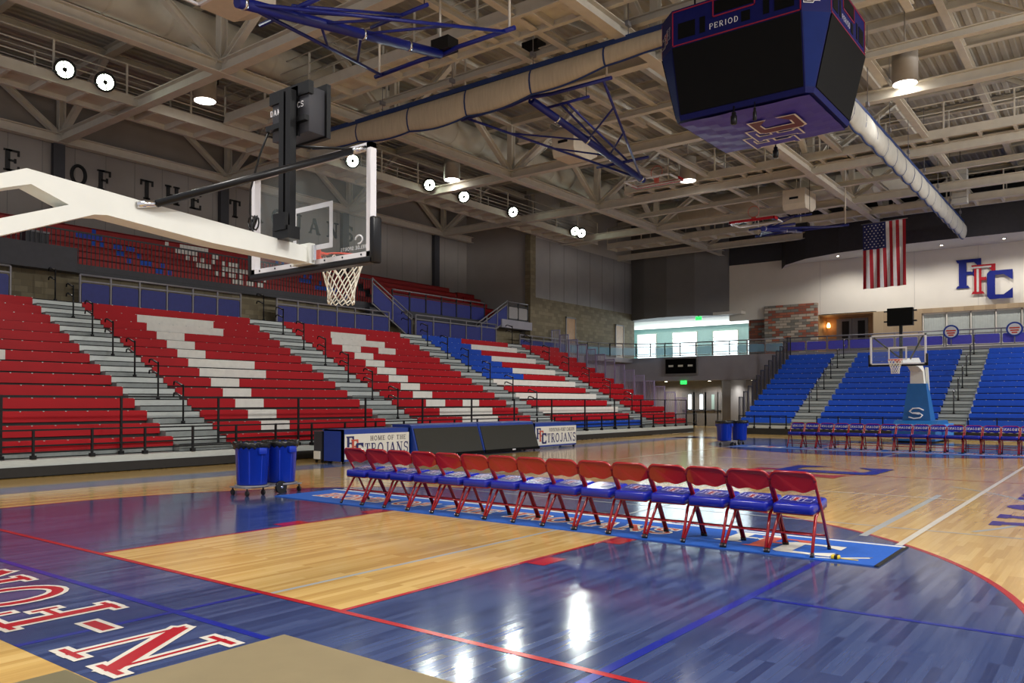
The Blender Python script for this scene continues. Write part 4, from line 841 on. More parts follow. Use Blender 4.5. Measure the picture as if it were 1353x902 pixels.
def folding_chair(back_pad):
    th = thing('folding_chair', '', 'chair'); hw = .219
    for s_ in (-1, 1):
        y = s_*hw
        q = MB(); q.tube([(.28, y, .02), (.02, y, .45), (-.16, y, .70), (-.176, s_*(hw+.002), .742)], .0165, 'chair_red', 8); q.tube([(.285, y, .0), (.27, y, .035)], .019, 'rubber', 10); q.build('front_leg', th, True)
        y2 = s_*hw; y3 = s_*(hw-.033); q = MB(); q.tube([(-.28, y2, .02), (-.06, y3, .36), (.03, y3, .43)], .0165, 'chair_red', 8); q.tube([(-.288, y2, .0), (-.265, y2, .04)], .019, 'rubber', 10); q.tube([(-.29, y2-s_*.014, .028), (-.298, y2-s_*.014, .028)], .008, 'chrome', 6); q.build('rear_leg', th, True)
    q = MB(); q.tube([(.2, -hw, .155), (.2, hw, .155)], .011, 'chair_red', 8); q.build('stretcher', th, True)
    q = MB(); q.tube([(-.165, -hw+.03, .2), (-.165, hw-.03, .2)], .008, 'chair_red', 8); q.build('stretcher', th, True)
    # backrest: curved pressed panel with rolled top corners and a wavy lower edge
    q = MB(); n = 14; ring_f, ring_b = [], []
    out = []
    for i in range(n+1): t = i/n; y = -hw+2*hw*t; out.append((y, .648-.022*sin(pi*t)+.012*cos(4*pi*t)))
    for a in range(0, 91, 15): out.append((hw-.085+.09*cos(R(a)), .742+.085*sin(R(a))))
    for a in range(90, 181, 15): out.append((-hw+.085+.09*cos(R(a)), .742+.085*sin(R(a))))
    bx = lambda y, z: -.16-(z-.65)*.35-.03*(1-(y/hw)**2)
    q.loft([[(bx(y, z)-.012, y, z) for y, z in out], [(bx(y, z)+.006, y, z) for y, z in out]], 'chair_red', True, True, False)
    top = [(y, z) for y, z in out[n+1:]]; q.tube([(bx(y, z)-.003, y, z) for y, z in top], .0165, 'chair_red', 8); q.build('backrest', th, True)
    q = MB(); ins = [(y*.99, .735+(z-.735)*.98) for y, z in out]
    q.loft([[(bx(y, z)+.006, y, z) for y, z in ins], [(bx(y, z)+.024, y*.97, .735+(z-.735)*.9) for y, z in ins]], 'chair_blue', True, True, False)
    if back_pad:
        st, wl = text_strokes('TROJANS', .07, .12); put_strokes(q, st, frame((-.16, wl/2, .7), (0, -1, 0), (-.35, 0, 1), (1, 0, .35)), 'ad_white', .002, 0, .006)
    q.build('back_pad', th, True)
    q = MB(); rr = []
    def rr_(h, g):
        o = []
        for cx, cy, a0, r in ((.2, .16, 0, .06), (-.17, .165, 90, .04), (-.17, -.165, 180, .04), (.2, -.16, 270, .06)):
            for k in range(5): t = R(a0+k*22.5); o.append((cx+(r-g)*cos(t), cy+(r-g)*sin(t), h+.11*cx))
        return o
    q.loft([rr_(.425, .02), rr_(.43, .0), rr_(.502, .0), rr_(.518, .01), rr_(.524, .032)], 'chair_blue', True, True, True); q.build('seat', th, True)
    s_o = [o for o in th.children if o.name.startswith('seat')][0]
    q = MB(); q.hexa([(-.18, -.2, .392), (.2, -.2, .425), (.2, .2, .425), (-.18, .2, .392), (-.18, -.2, .408), (.2, -.2, .44), (.2, .2, .44), (-.18, .2, .408)], 'chair_red'); q.build('seat_pan', th, True)
    q = MB(); F = frame((-.07, .155, .5255-.0077), (0, -1, 0), (1, 0, .11), (0, 0, 1)); put_ffc(q, F, .215, 'chair_blue', 'text_red', 'chair_blue', 'ad_white', 0, .0004)
    e = q.build('emblem', None, True); e.parent = s_o
    return th
NC = folding_chair(False); GN = 'red folding chairs on the near mat'
for k in range(15):
    y = -3.745+.465*k; jit = R(random.uniform(-1.5, 1.5)); x = 4.51+random.uniform(-.008, .008)
    lab = {0: 'red folding chair at the near end of the row, beside the yellow tape measure', 14: 'red folding chair at the far end of the row, nearest the blue trash cans'}.get(k, 'red folding chair, %s of fifteen counted from the end with the yellow tape measure' % ORD[k])
    if k == 0: NC.location = (x, y, .0125); NC.rotation_euler = (0, 0, jit); NC['label'] = lab; NC['group'] = GN
    else: dup(NC, (x, y, .0125), jit, lab, GN)
FC = folding_chair(True); GF = 'blue backed folding chairs on the far mat'
for k in range(15):
    y = 2.47-.475*k; lab = 'blue backed folding chair facing the camera, %s from the left in the far row' % ORD[k]
    if k == 0: FC.location = (24.0, y, .0125); FC.rotation_euler = (0, 0, pi); FC['label'] = lab; FC['group'] = GF
    else: dup(FC, (24.0, y, .0125), pi+R(random.uniform(-1.5, 1.5)), lab, GF)
# tape measure and straps left on the mat
th = thing('tape_measure', 'yellow and black tape measure lying on the mat beside the last chair', 'tape measure', (4.3, -4.16, .0135))
q = MB(); q.rbox((4.27, -4.2, .0135), (4.34, -4.12, .05), 'yellow', .012); q.build('case', th); q = MB(); q.rbox((4.262, -4.185, .0136), (4.348, -4.155, .054), 'rubber', .008); q.build('grip', th)
q = MB(); q.box((4.33, -4.36, .014), (4.355, -4.2, .018), 'yellow'); q.build('blade', th)
q = MB(); q.bar((4.25, -3.98, .016), (4.29, -4.12, .016), .03, .004, 'ad_white'); q.bar((4.36, -4.2, .016), (4.52, -4.42, .016), .03, .004, 'ad_white'); q.bar((4.42, -4.25, .017), (4.56, -4.44, .017), .012, .004, 'rail_grey'); tag(q.build('strap'), 'thin white strap stretched on the mat beside the yellow tape measure', 'strap')

# ------------------------------------------------------------------ trash cans on dollies
def trash_can(loc, lab, rz, grp):
    th = thing('trash_can', lab, 'trash can', loc, rz, grp)
    q = MB(); q.lathe([(.235, .17), (.245, .18), (.27, .74), (.285, .75), (.29, .82), (.30, .83), (.30, .86), (.27, .86), (.26, .80)], 'can_blue', (0, 0, 0), 32)
    for k in range(8): a = k*pi/4; q.bar((.243*cos(a), .243*sin(a), .2), (.272*cos(a), .272*sin(a), .73), .018, .007, 'can_blue', (cos(a), sin(a), 0))
    q.build('can_body', th, True)
    for s_ in (0, pi):
        q = MB(); c_, s2 = cos(s_-pi/2), sin(s_-pi/2); T = lambda a, b_, z: (c_*a-s2*b_, s2*a+c_*b_, z); q.rbox((.26, -.075, .68), (.315, .075, .79), 'can_blue', .015, T); q.build('handle', th, True)
    q = MB(); n = 40; rg = []
    for r0, z, amp in ((.295, .78, .008), (.31, .80, .012), (.315, .86, .012), (.305, .885, .014), (.275, .88, .01), (.262, .8, .006)): rg.append([((r0+amp*sin(k*7.3+z*40))*cos(2*pi*k/n), (r0+amp*sin(k*7.3+z*40))*sin(2*pi*k/n), z+.018*sin(k*3.1+r0*50)*(1 if z < .87 else .6)) for k in range(n)])
    q.loft(rg, 'liner_black', True, False, True); q.build('bin_liner', th, True)
    return th
def dolly(cx, cy, lab, half, grp):
    th = thing('can_dolly', lab, 'dolly', (cx, cy, 0), 0, grp)
    q = MB(); q.box((-half, -.22, .125), (half, .22, .145), 'rail_grey')
    for s_ in (-half/2, half/2): q.lathe([(.27, .13), (.285, .14), (.285, .165), (.25, .165)], 'rail_grey', (s_, 0, 0), 24)
    q.build('platform', th, True)
    for x, y in ((-half*.92, -.2), (-half*.92, .2), (half*.92, -.2), (half*.92, .2), (-half*.4, -.22)):
        q = MB(); q.tube([(x, y, .13), (x, y, .07)], .014, 'black_metal', 8); q.tube([(x-.015, y, .045), (x+.015, y, .045)], .045, 'rubber', 14); q.build('caster', th, True)
    q = MB(); q.tube([(half*.22, -.25, .105), (half*.22, -.2, .105)], .105, 'rubber', 20); q.tube([(half*.22, -.262, .105), (half*.22, -.2, .105)], .02, 'chrome', 10); q.build('wheel', th, True)
    return th
dolly(4.42, 5.1, 'wheeled dolly under the two blue trash cans at the left', .57, 'trash can dollies')
trash_can((4.13, 5.1, 0), 'left blue trash can of the near pair with black liner', 0, 'blue trash cans'); trash_can((4.73, 5.14, 0), 'right blue trash can of the near pair, above the big dolly wheel', .1, 'blue trash cans')
dolly(24.4, 4.9, 'wheeled dolly under the two blue trash cans at the far court end', .62, 'trash can dollies')
trash_can((23.95, 5.0, 0), 'left blue trash can of the far pair before the blue bleachers', 0, 'blue trash cans'); trash_can((24.75, 4.75, 0), 'right blue trash can of the far pair before the blue bleachers', .1, 'blue trash cans')

# ------------------------------------------------------------------ scorer tables with signs and dark screens
YF = 8.8
def ad_table(lab, x0, x1, top, line, grp):
    th = thing('scorer_table', lab, 'table', ((x0+x1)/2, YF+.35, 0), 0, grp)
    q = MB(); q.box((x0, YF, .07), (x1, YF+.06, .86), 'ad_blue'); q.box((x0, YF, .07), (x0+.05, YF+.7, .86), 'ad_blue'); q.box((x1-.05, YF, .07), (x1, YF+.7, .86), 'ad_blue'); q.box((x0, YF+.05, .82), (x1, YF+.75, .86), 'ad_blue'); q.build('cabinet', th)
    q = MB(); q.box((x0+.06, YF-.012, .12), (x1-.03, YF, .74), 'ad_white'); q.build('sign_face', th)
    F = frame((x0+.1, YF-.013, .14), (1, 0, 0), (0, 0, 1), (0, -1, 0)); q = MB(); put_ffc(q, frame((x0+.1, YF-.014, .17), (.8, 0, 0), (0, 0, 1), (0, -1, 0)), .52, 'ad_navy', 'mat_orange', 'ad_navy', None, .001, .002); q.build('emblem', th)
    q = MB(); st, wl = text_strokes('TROJANS', .30, .1); k = (x1-x0-.78)/wl; st = [([(a*k+.62, b_+.06) for a, b_ in p], t*min(1, k)) for p, t in st]; put_strokes(q, st, F, 'ad_navy', 0, 0, .001)
    st, wl = text_strokes(line, .12, .14); k = (x1-x0-1.0)/wl; k = min(k, 1.1); st = [([(a*k+x1-x0-.25-wl*k, b_+.42) for a, b_ in p], t) for p, t in st]; put_strokes(q, st, F, 'ad_dark', 0, 0, .001); q.build('lettering', th)
    for x in (x0+.08, x1-.08):
        for y in (YF+.06, YF+.62): q = MB(); q.tube([(x-.02, y, .035), (x+.02, y, .035)], .035, 'rubber', 12); q.box((x-.02, y-.02, .05), (x+.02, y+.02, .08), 'rail_grey'); q.build('caster', th)
    return th
GT = 'scorer tables along the sideline'
ad_table('scorer table sign reading HOME OF THE TROJANS, left of the dark screens', 9.35, 11.7, 'x', 'HOME OF THE', GT)
ad_table('scorer table sign reading FOUNTAIN-FORT CARSON TROJANS, right of the dark screens', 17.5, 20.05, 'x', 'FOUNTAIN-FORT CARSON', GT)
for lab, x0, x1 in (('scorer table with the left dark slanted screen', 11.75, 14.55), ('scorer table with the right dark slanted screen', 14.58, 17.4)):
    th = thing('scorer_table', lab, 'table', ((x0+x1)/2, YF+.2, 0), 0, GT); y = YF-.25
    q = MB(); q.prism([(y-.02, .06), (y+.95, .06), (y+.95, .93), (y+.3, .93), (y+.24, .9)], lambda a, z: (x0, a, z), lambda a, z: (x1, a, z), 'ad_blue'); q.build('cabinet', th)
    q = MB(); c = [(y-.03, .12), (y+.2, .83)]
    q.hexa([(x0+.06, c[0][0]+.0, c[0][1]), (x1-.04, c[0][0], c[0][1]), (x1-.04, c[0][0]+.03, c[0][1]), (x0+.06, c[0][0]+.03, c[0][1]), (x0+.06, c[1][0], c[1][1]), (x1-.04, c[1][0], c[1][1]), (x1-.04, c[1][0]+.03, c[1][1]), (x0+.06, c[1][0]+.03, c[1][1])], 'screen_black'); q.build('screen', th)
    q = MB(); q.box((x0+.02, y-.06, .05), (x1-.02, y+.0, .13), 'screen_dark'); q.box(((x0+x1)/2-.08, y-.065, .07), ((x0+x1)/2+.08, y-.06, .11), 'frame_white'); q.build('lower_rail', th)
    for x in (x0+.1, x1-.1): q = MB(); q.tube([(x-.02, y+.5, .03), (x+.02, y+.5, .03)], .03, 'rubber', 12); q.box((x-.02, y+.48, .03), (x+.02, y+.52, .08), 'black_metal'); q.build('caster', th)
th = thing('equipment_case', 'dark equipment case with a white socket box behind the left end of the scorer tables', 'case', (9.45, YF+.95, 0))
q = MB(); q.box((9.36, YF+.8, .09), (9.75, YF+1.1, .8), 'charcoal'); q.build('body', th); q = MB(); q.box((9.32, YF+.84, .1), (9.36, YF+1.06, .3), 'ad_white'); q.build('socket_box', th)
for y in (YF+.84, YF+1.06):
    for x in (9.42, 9.7): q = MB(); q.tube([(x-.02, y, .04), (x+.02, y, .04)], .04, 'rubber', 12); q.box((x-.02, y-.02, .04), (x+.02, y+.02, .1), 'black_metal'); q.build('caster', th)

# ------------------------------------------------------------------ centre scoreboard
th = thing('centre_scoreboard', 'large dark four sided video scoreboard hanging over centre court', 'scoreboard', (14.3, 0, 7.85)); SB = th
CX = 14.3
def octo(h, ch, z): return [(CX-h, -h+ch, z), (CX-h+ch, -h, z), (CX+h-ch, -h, z), (CX+h, -h+ch, z), (CX+h, h-ch, z), (CX+h-ch, h, z), (CX-h+ch, h, z), (CX-h, h-ch, z)]
q = MB(); q.loft([octo(1.42, .12, 7.9), octo(1.45, .14, 8.0), octo(1.76, .42, 9.45), octo(1.76, .42, 9.5), octo(1.76, .42, 10.28), octo(1.5, .3, 10.35)], 'sb_blue', True, True, False); q.build('housing', th)
for k in range(4):
    a = k*pi/2; ca, sa = cos(a), sin(a); T = lambda u, v, z: (CX+ca*u-sa*v, sa*u+ca*v, z)
    q = MB(); q.hexa([T(-1.475, -1.28, 8.02), T(-1.475, 1.28, 8.02), T(-1.44, 1.28, 8.02), T(-1.44, -1.28, 8.02), T(-1.785, -1.32, 9.43), T(-1.785, 1.32, 9.43), T(-1.75, 1.32, 9.43), T(-1.75, -1.32, 9.43)], 'screen_dark'); q.build('video_screen', th)
    q = MB()
    for z in (9.46, 10.22): q.box((-1.772, -1.33, z), (-1.755, 1.33, z+.025), 'sb_red', T)
    for v in (-1.33, 1.31): q.box((-1.772, v, 9.46), (-1.755, v+.02, 10.24), 'sb_red', T)
    for v in (-.44, .42): q.box((-1.772, v, 9.86), (-1.755, v+.02, 10.22), 'sb_red', T)
    q.box((-1.772, -.44, 9.86), (-1.755, .44, 9.885), 'sb_red', T); q.build('trim_stripe', th)
    q = MB()
    for v0, v1, z0, z1 in ((-.4, .4, 9.92, 10.2), (-1.2, -.82, 9.6, 9.95), (-.72, -.6, 9.6, 9.95), (.6, .72, 9.6, 9.95), (.82, 1.2, 9.6, 9.95), (-.34, -.16, 9.58, 9.8)): q.box((-1.768, v0, z0), (-1.757, v1, z1), 'screen_dark', T)
    q.build('digit_display', th)
    q = MB(); st, wl = text_strokes('PERIOD', .12, .14, False); put_strokes(q, [(p, t*.8) for p, t in st], frame(T(-1.764, .52, 9.62), tuple(Vector(T(0, -1, 0))-Vector(T(0, 0, 0))), (0, 0, 1), tuple(Vector(T(-1, 0, 0))-Vector(T(0, 0, 0)))), 'frame_white'); q.build('lettering', th)
    d = Vector((ca*-.7071-sa*-.7071, sa*-.7071+ca*-.7071, 0)); e = Vector((-d.y, d.x, 0)); o_ = Vector((CX, 0, 0))
    q = MB(); c0 = (1.76+1.76-.42)*.7071+.006; c1 = (1.45*2-.14)*.7071+.006
    q.face([tuple(o_+d*c1+e*-.09+Vector((0, 0, 8.02))), tuple(o_+d*c1+e*.09+Vector((0, 0, 8.02))), tuple(o_+d*c0+e*.28+Vector((0, 0, 9.44))), tuple(o_+d*c0+e*-.28+Vector((0, 0, 9.44)))], 'sb_cyan'); q.build('corner_panel', th)
    q = MB(); put_ffc(q, frame(tuple(o_+d*c0+e*.2+Vector((0, 0, 9.62))), tuple(-e), (0, 0, 1), tuple(d)), .34, 'sb_blue', 'sb_red', 'sb_maroon', 'frame_white', 0, .002); q.build('corner_emblem', th)
q = MB(); n = 12
rows_ = [[(CX-1.36+2.72*i/n, -1.36+2.72*j/n, 7.86-.07*sin(pi*i/n)*sin(pi*j/n)+.008*sin(i*2.1+j*1.3)) for i in range(n+1)] for j in range(n+1)]
for j in range(n):
    for i in range(n): q.face([rows_[j][i], rows_[j][i+1], rows_[j+1][i+1], rows_[j+1][i]], 'sb_banner', True)
q.build('banner', th)
q = MB(); put_ffc(q, frame((15.55, -.85, 7.78), (-1, 0, 0), (0, 1, 0), (0, 0, -1)), 1.4, 'sb_banner', 'sb_banner', 'sb_brown', 'frame_white', 0, .003); q.build('banner_emblem', th)
for sx in (-1.1, 1.1):
    for sy in (-1.1, 1.1): q = MB(); q.tube([(CX+sx, sy, 10.3), (CX+sx, sy, 13.75)], .02, 'black_metal', 6); q.build('hanging_cable', th)
SB.scale = (1, 1.06, 1); SB.location.y = .106
for k, (x, y, lab) in enumerate(((12.78, .2, 'black stage light clipped under the near edge of the scoreboard'), (12.8, -.25, 'small black camera clipped under the near edge of the scoreboard'), (15.7, .3, 'black stage light clipped under the far edge of the scoreboard'))):
    q = MB(); r_ = .07 if k != 1 else .04; q.lathe([(r_*.6, -.36), (r_, -.34), (r_, -.18), (r_*.7, -.16), (r_*.7, -.1), (r_*.25, -.08), (r_*.25, .04)], 'black_metal', (x, y, 7.88), 12); tag(q.build('clip_light'), lab, 'light', 'clip lights under the scoreboard')

# ------------------------------------------------------------------ rolled divider curtains
def curtain(lab, pts, zt, sag, col, strap_n, grp, seg=60, rad=.26):
    p = Vector((pts[0][0], pts[0][1], 0)); e = Vector((pts[1][0], pts[1][1], 0)); d = (e-p).normalized(); n = Vector((-d.y, d.x, 0)); L = (e-p).length
    th = thing('divider_curtain', lab, 'curtain', ((p.x+e.x)/2, (p.y+e.y)/2, zt), 0, grp)
    q = MB(); q.bar((p.x, p.y, zt), (e.x, e.y, zt), .12, .14, 'curtain_blue'); q.build('top_batten', th)
    def sec(t):
        ph = (t*strap_n) % 1; dz = sag(t)*(.94+.12*sin(pi*ph)); w_ = rad*(.88+.18*sin(pi*ph)); c = p+d*(L*t); o = []
        for k in range(12):
            a = 2*pi*k/12; rr = 1+.06*sin(k*5+t*40); o.append((c.x+n.x*w_*sin(a)*rr, c.y+n.y*w_*sin(a)*rr, zt-.05-dz/2+dz/2*cos(a)))
        return o
    q = MB(); q.loft([sec(i/seg) for i in range(seg+1)], col, True, True, True); q.build('rolled_cloth', th)
    q = MB(); q.tube([(lambda s_: (s_[6][0], s_[6][1], s_[6][2]-.01))(sec(i/seg)) for i in range(seg+1)], .028, 'curtain_blue', 6); q.build('hem', th)
    for k in range(1, strap_n):
        s_ = sec(k/strap_n); c = p+d*(L*k/strap_n); q = MB(); ring_ = [Vector(v) for v in s_]; m = sum(ring_, Vector())/12
        loop = [m+(v-m)*1.06 for v in ring_]; q.loft([[v-d*.028 for v in loop], [v+d*.028 for v in loop]], 'curtain_blue', True, False, True); q.build('strap', th)
    k = 0
    while k*3 < L: q = MB(); c = p+d*(k*3+.5); q.tube([(c.x, c.y, zt+.05), (c.x, c.y, 13.3)], .012, 'rail_grey', 6); q.box((c.x-.1, c.y-.04, zt+.3), (c.x+.1, c.y+.04, zt+.42), 'rail_grey'); k += 1; q.build('hanger', th)
curtain('long rolled beige divider curtain crossing from the left wall to the centre scoreboard', ((14.33, 16.1), (14.33, 1.9)), 10.9, lambda t: .42+.42*sin(pi*min(1, t*1.1)), 'curtain_beige', 6, 'rolled divider curtains', 60, .15)
curtain('rolled pale divider curtain running from the centre scoreboard to the far wall', ((16.3, -.15), (41.6, -.1)), 10.45, lambda t: .8, 'curtain_white', 18, 'rolled divider curtains', 110, .2)

# ------------------------------------------------------------------ folded side hoops under the roof
def side_hoop(lab, y0, xa, za, xb, zb, half, rim_side, grp, wz=.05):
    th = thing('folded_hoop', lab, 'basketball hoop', ((xa+xb)/2, y0, (za+zb)/2), 0, grp); P = lambda t, y, dz=0: (xa+(xb-xa)*t, y0+y, za+(zb-za)*t+dz)
    q = MB(); q.tube([P(0, 0), P(1, 0)], .11, 'hoop_blue', 12)
    for t in (.02, .55, .8): q.tube([P(t, 0), P(t+.012, 0)], .125, 'chrome', 12)
    q.build('mast', th)
    for s_ in (-1, 1): q = MB(); q.tube([P(.02, 0), P(1.0, s_*half, -.02)], .04, 'hoop_blue', 8); q.build('side_tube', th)
    q = MB(); q.tube([P(1.0, -half-.25, .0), P(1.0, -half*.3, .02), P(1.02, 0, .02), P(1.0, half*.3, .02), P(1.0, half+.25, 0)], .055, 'hoop_blue', 8); q.build('pivot_bar', th)
    for s_ in (-1, 1):
        for t0, t1 in ((.35, .55), (.55, .78)): q = MB(); q.tube([P(t0, 0), P(t1, s_*half*t1)], .03, 'hoop_blue', 8); q.build('cross_brace', th)
    q = MB(); q.tube([P(.22, -1.0, .1), P(.22, 1.0, .1)], .05, 'hoop_blue', 8); q.build('cross_bar', th)
    for s_ in (-.18, .18): q = MB(); q.tube([P(.2, s_, .12), P(.75, s_*.6, .62)], .035, 'hoop_blue', 8); q.build('fold_strut', th)
    q = MB(); q.tube([P(.75, -.9, .62), P(.75, .9, .62)], .045, 'hoop_blue', 8); q.build('upper_bar', th)
    for y in (-half-.1, half+.1, 0): q = MB(); q.tube([P(1, y, 0), (P(1, y)[0], y0+y, 13.3)], .03, 'beam_paint', 8); q.build('hanger', th)
    q = MB(); q.tube([P(.75, -.8, .62), (P(.75, 0)[0], y0-.8, 13.3)], .012, 'black_metal', 6); q.build('cable', th)
    q = MB(); q.box((min(P(.98, 0)[0], P(1.03, 0)[0]), y0-.35, P(1, 0)[2]+wz), (max(P(.98, 0)[0], P(1.03, 0)[0])+.1, y0+.2, P(1, 0)[2]+wz+.3), 'black_metal'); q.build('winch', th)
    # folded backboard seen almost edge on, with red edge pad
    xq = P(0, 0)[0]-rim_side*.2; zq = P(0, 0)[2]+.1; T = lambda a, y, z: (xq+rim_side*-a, y0+y, zq+z)
    q = MB(); q.box((0, -.9, .02), (1.05, .9, .035), 'clear_glass', T); q.build('glass_panel', th)
    q = MB(); q.box((0, -.92, 0), (.05, .92, .05), 'frame_white', T); q.box((1.0, -.92, 0), (1.05, .92, .05), 'frame_white', T); q.box((0, -.92, 0), (1.05, -.87, .05), 'frame_white', T); q.box((0, .87, 0), (1.05, .92, .05), 'frame_white', T); q.build('frame', th)
    q = MB(); q.box((1.04, -.94, -.02), (1.1, .94, .09), 'text_red', T); q.box((.7, -.95, -.02), (1.1, -.9, .09), 'text_red', T); q.box((.7, .9, -.02), (1.1, .95, .09), 'text_red', T); q.build('edge_pad', th)
    q = MB(); q.tube([T(.85+.2286*cos(t*pi/12), 0, .32+.2286*sin(t*pi/12)) if False else T(.85, .2286*cos(t*pi/12), .42+.2286*sin(t*pi/12)) for t in range(25)], .01, 'rim_orange', 8, False); q.box((.8, -.08, .05), (.9, .08, .2), 'rim_orange', T); q.build('rim', th)
    return th
GH = 'folded blue hoop frames under the roof'
side_hoop('folded blue hoop frame hanging nearest the camera at the top', 6.6, 4.8, 9.0, 10.45, 9.95, 2.0, 1, GH)
side_hoop('folded blue hoop frame hanging below the rolled beige curtain', 7.1, 21.8, 9.45, 14.95, 10.28, 2.4, -1, GH, 1.35)
side_hoop('folded blue hoop frame with red padded board hanging farthest away', 5.6, 29.6, 8.85, 34.6, 9.6, 1.9, 1, GH)

# ------------------------------------------------------------------ lamps
def add_spot(loc, aim, e, ang, col=(1, .96, .9), r=.25, blend=.6):
    l = bpy.data.lights.new('lamp_light', 'SPOT'); l.energy = e; l.spot_size = R(ang); l.spot_blend = blend; l.shadow_soft_size = r; l.color = col
    o = bpy.data.objects.new('lamp_light', l); COL.objects.link(o); o.location = loc; d = Vector(aim)-Vector(loc); o.rotation_euler = d.to_track_quat('-Z', 'Y').to_euler(); return o
DRUM = [(22.8, -1.2, 11.2, 'grey drum light hanging to the right of the centre scoreboard'), (28.8, 8.6, 11.2, 'grey drum light hanging beyond the centre scoreboard at left'), (10.8, 17.2, 11.35, 'grey drum light beyond the shot clock, its disc seen edge on'), (22.8, 17.0, 11.35, 'grey drum light among the floodlights behind the backboard')]
def drum(x, y, z, lab):
    th = thing('drum_light', lab, 'light', (x, y, z), 0, 'drum lights')
    m = MB(); m.lathe([(.34, 0), (.36, .0), (.36, .62), (.37, .63), (.37, .72), (.36, .73), (.36, 1.0), (.1, 1.04)], 'drum_grey', (x, y, z), 24); m.build('housing', th)
    m = MB(); m.lathe([(.33, -.012), (.33, -.004)], 'lamp_white', (x, y, z), 24); m.build('lens', th)
    m = MB(); m.tube([(x, y, z+1.0), (x, y, 13.745)], .02, 'drum_grey', 6); m.build('stem', th)
    m = MB(); m.box((x+.36, y-.06, z+.65), (x+.46, y+.06, z+.85), 'black_metal'); m.build('junction_box', th)
for x, y, z, lab in DRUM: drum(x, y, z, lab)
FLOOD = [(6.9, 18.35, 11.4, 'glaring round floodlight at the far left of the catwalk', 1), (8.1, 18.35, 11.4, 'segmented round floodlight right of the glaring one', 1), (22.8, 18.35, 11.35, 'floodlight left of the bright lit truss', 1), (25.2, 18.35, 11.3, 'floodlight just under the bright lit truss', 1), (29.1, 18.35, 11.3, 'floodlight right of the bright lit truss near the corner wall', 1), (35.0, 18.35, 11.3, 'left floodlight of the pair over the grey side wall', 1), (35.7, 18.35, 11.3, 'right floodlight of the pair over the grey side wall', 1), (18.2, 18.35, 11.35, 'floodlight seen through the top of the near backboard', 1)]
def flood(x, y, z, lab, aim):
    d = (Vector(aim)-Vector((x, y, z))).normalized(); q = d.to_track_quat('-Z', 'Y').to_matrix()
    T = lambda a, b_, c: tuple(Vector((x, y, z))+q@Vector((a, b_, c)))
    th = thing('floodlight', lab, 'light', (x, y, z), 0, 'round floodlights on the catwalk')
    m = MB(); m.lathe([(.30, -.02), (.31, .0), (.31, .06), (.24, .2), (.1, .28)], 'black_metal', (0, 0, 0), 20, True, T); m.build('housing', th)
    m = MB(); m.lathe([(.235, -.03), (.235, -.022)], 'lamp_flood', (0, 0, 0), 24, True, T); m.build('lens', th)
    m = MB()
    for k in range(6): m.bar(T(0, 0, -.034), T(.26*cos(k*pi/3+.3), .26*sin(k*pi/3+.3), -.034), .035, .008, 'black_metal')
    m.lathe([(.07, -.04), (.07, -.03)], 'black_metal', (0, 0, 0), 12, True, T); m.build('guard', th)
    m = MB(); m.bar((x, y+.1, z), (x, y+.1, 13.4), .04, .04, 'black_metal') if y < 0 else m.bar((x, y+.1, z), (x, y+.29, z-.1), .05, .05, 'black_metal'); m.bar((x-.3, y+.1, z-.1), (x+.3, y+.1, z-.1), .03, .05, 'black_metal'); m.build('yoke', th)
AIM = (-2, -4, 0)
for k, (x, y, z, lab, e) in enumerate(FLOOD):
    aim = (x-7, 0, 0) if k in (0, 1) else (x-12, -2, 0); flood(x, y, z, lab, aim)
    d = (Vector(aim)-Vector((x, y, z))).normalized(); add_spot(Vector((x, y, z))+d*.12, aim, 170 if k else 300, 80, (.95, 1, .92), .24)
for x, y, z, lab in DRUM: add_spot((x, y, z-.05), (x, y, 0), 180 if x < 25 else 1500, 110)
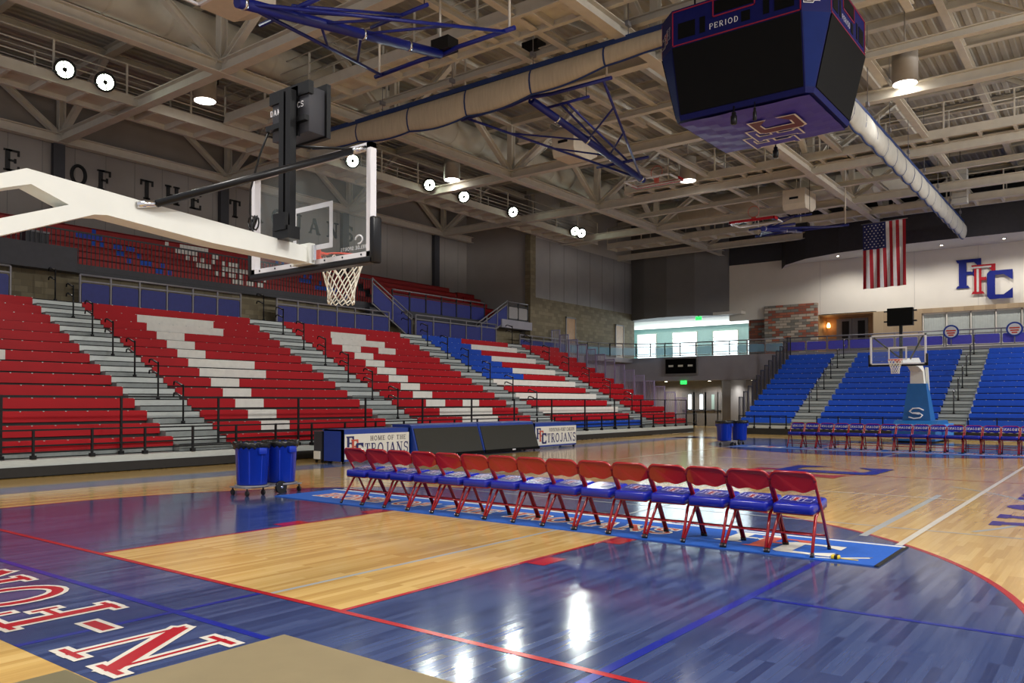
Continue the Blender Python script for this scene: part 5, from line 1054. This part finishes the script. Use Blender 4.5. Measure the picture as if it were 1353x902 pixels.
# unseen drums and floods added behind and beside the camera to brighten the hall
for x, y, lab in ((-3, 2, 'the baseline behind the near hoop'), (2.5, -10.5, 'the near right corner of the hall'), (10, -10.5, 'the right side near the camera'), (17, -13, 'the right side at mid court'), (30, -10.5, 'the right side before the blue bleachers'), (38, -11.2, 'the right end of the blue bleachers'), (-5, -9, 'the corner behind the camera')):
    drum(x, y, 11.5, 'added unseen grey drum light hanging over '+lab); add_spot((x, y, 11.45), (x, y, 0), 2000, 130, r=1.0)
for k, x in enumerate((1, 9, 17, 25, 33)):
    aim = (x+3, 12.5, 1.5); flood(x, -14.5, 11.3, 'added unseen round floodlight on the right side of the hall, %s from the camera end' % ORD[k], aim); d = (Vector(aim)-Vector((x, -14.5, 11.3))).normalized(); add_spot(Vector((x, -14.5, 11.3))+d*.12, aim, 2300, 75, (1, .97, .92), .6)  # mirrors the left floods; added out of view to light the bleacher faces
for k, y in enumerate((6.4, 3.9, 1.2, -1.6, -3.6)): add_spot((43.6, y, 9.76), (44.6, y, 0), 150, 150, r=.07)
# downlights added under the balcony to brighten the lower lobby
for k, (x, y, z) in enumerate(((44.6, 11.6, 2.9), (44.6, 14.4, 2.9), (44.6, 17.4, 2.9), (38, 16.5, 11.0))):
    if z < 4:
        q = MB(); q.lathe([(.12, .05), (.13, 0), (.1, -.01)], 'rail_grey', (x, y, z), 16); q.lathe([(.09, -.012), (.09, -.016)], 'lamp_small', (x, y, z), 16)
        tag(q.build('added_downlight'), 'added small downlight under the balcony, %s from the blue bleachers' % ORD[k], 'light', 'added lobby downlights'); add_spot((x, y, z-.03), (x, y, 0), 130, 160, r=.09)
a = bpy.data.lights.new('window_light', 'AREA'); a.shape = 'RECTANGLE'; a.size = 10; a.size_y = 2.4; a.energy = 300; a.color = (.85, .97, 1)
o = bpy.data.objects.new('window_light', a); COL.objects.link(o); o.location = (51.8, 18.2, 5.8); o.rotation_euler = (R(90), 0, R(90))
wd = bpy.data.worlds.new('world'); SC.world = wd; wd.use_nodes = True
bg = wd.node_tree.nodes['Background']; bg.inputs[0].default_value = lin((226, 226, 230)); bg.inputs[1].default_value = .52
SC.view_settings.view_transform = 'Standard'; SC.view_settings.look = 'None'; SC.view_settings.gamma = 1; SC.view_settings.use_curve_mapping = False
SC.view_settings.exposure = .7
SC.cycles.use_denoising = True; SC.cycles.max_bounces = 6; SC.cycles.diffuse_bounces = 3; SC.cycles.glossy_bounces = 3; SC.cycles.transparent_max_bounces = 12
SC.cycles.sample_clamp_indirect = 6; SC.cycles.caustics_reflective = False; SC.cycles.caustics_refractive = False
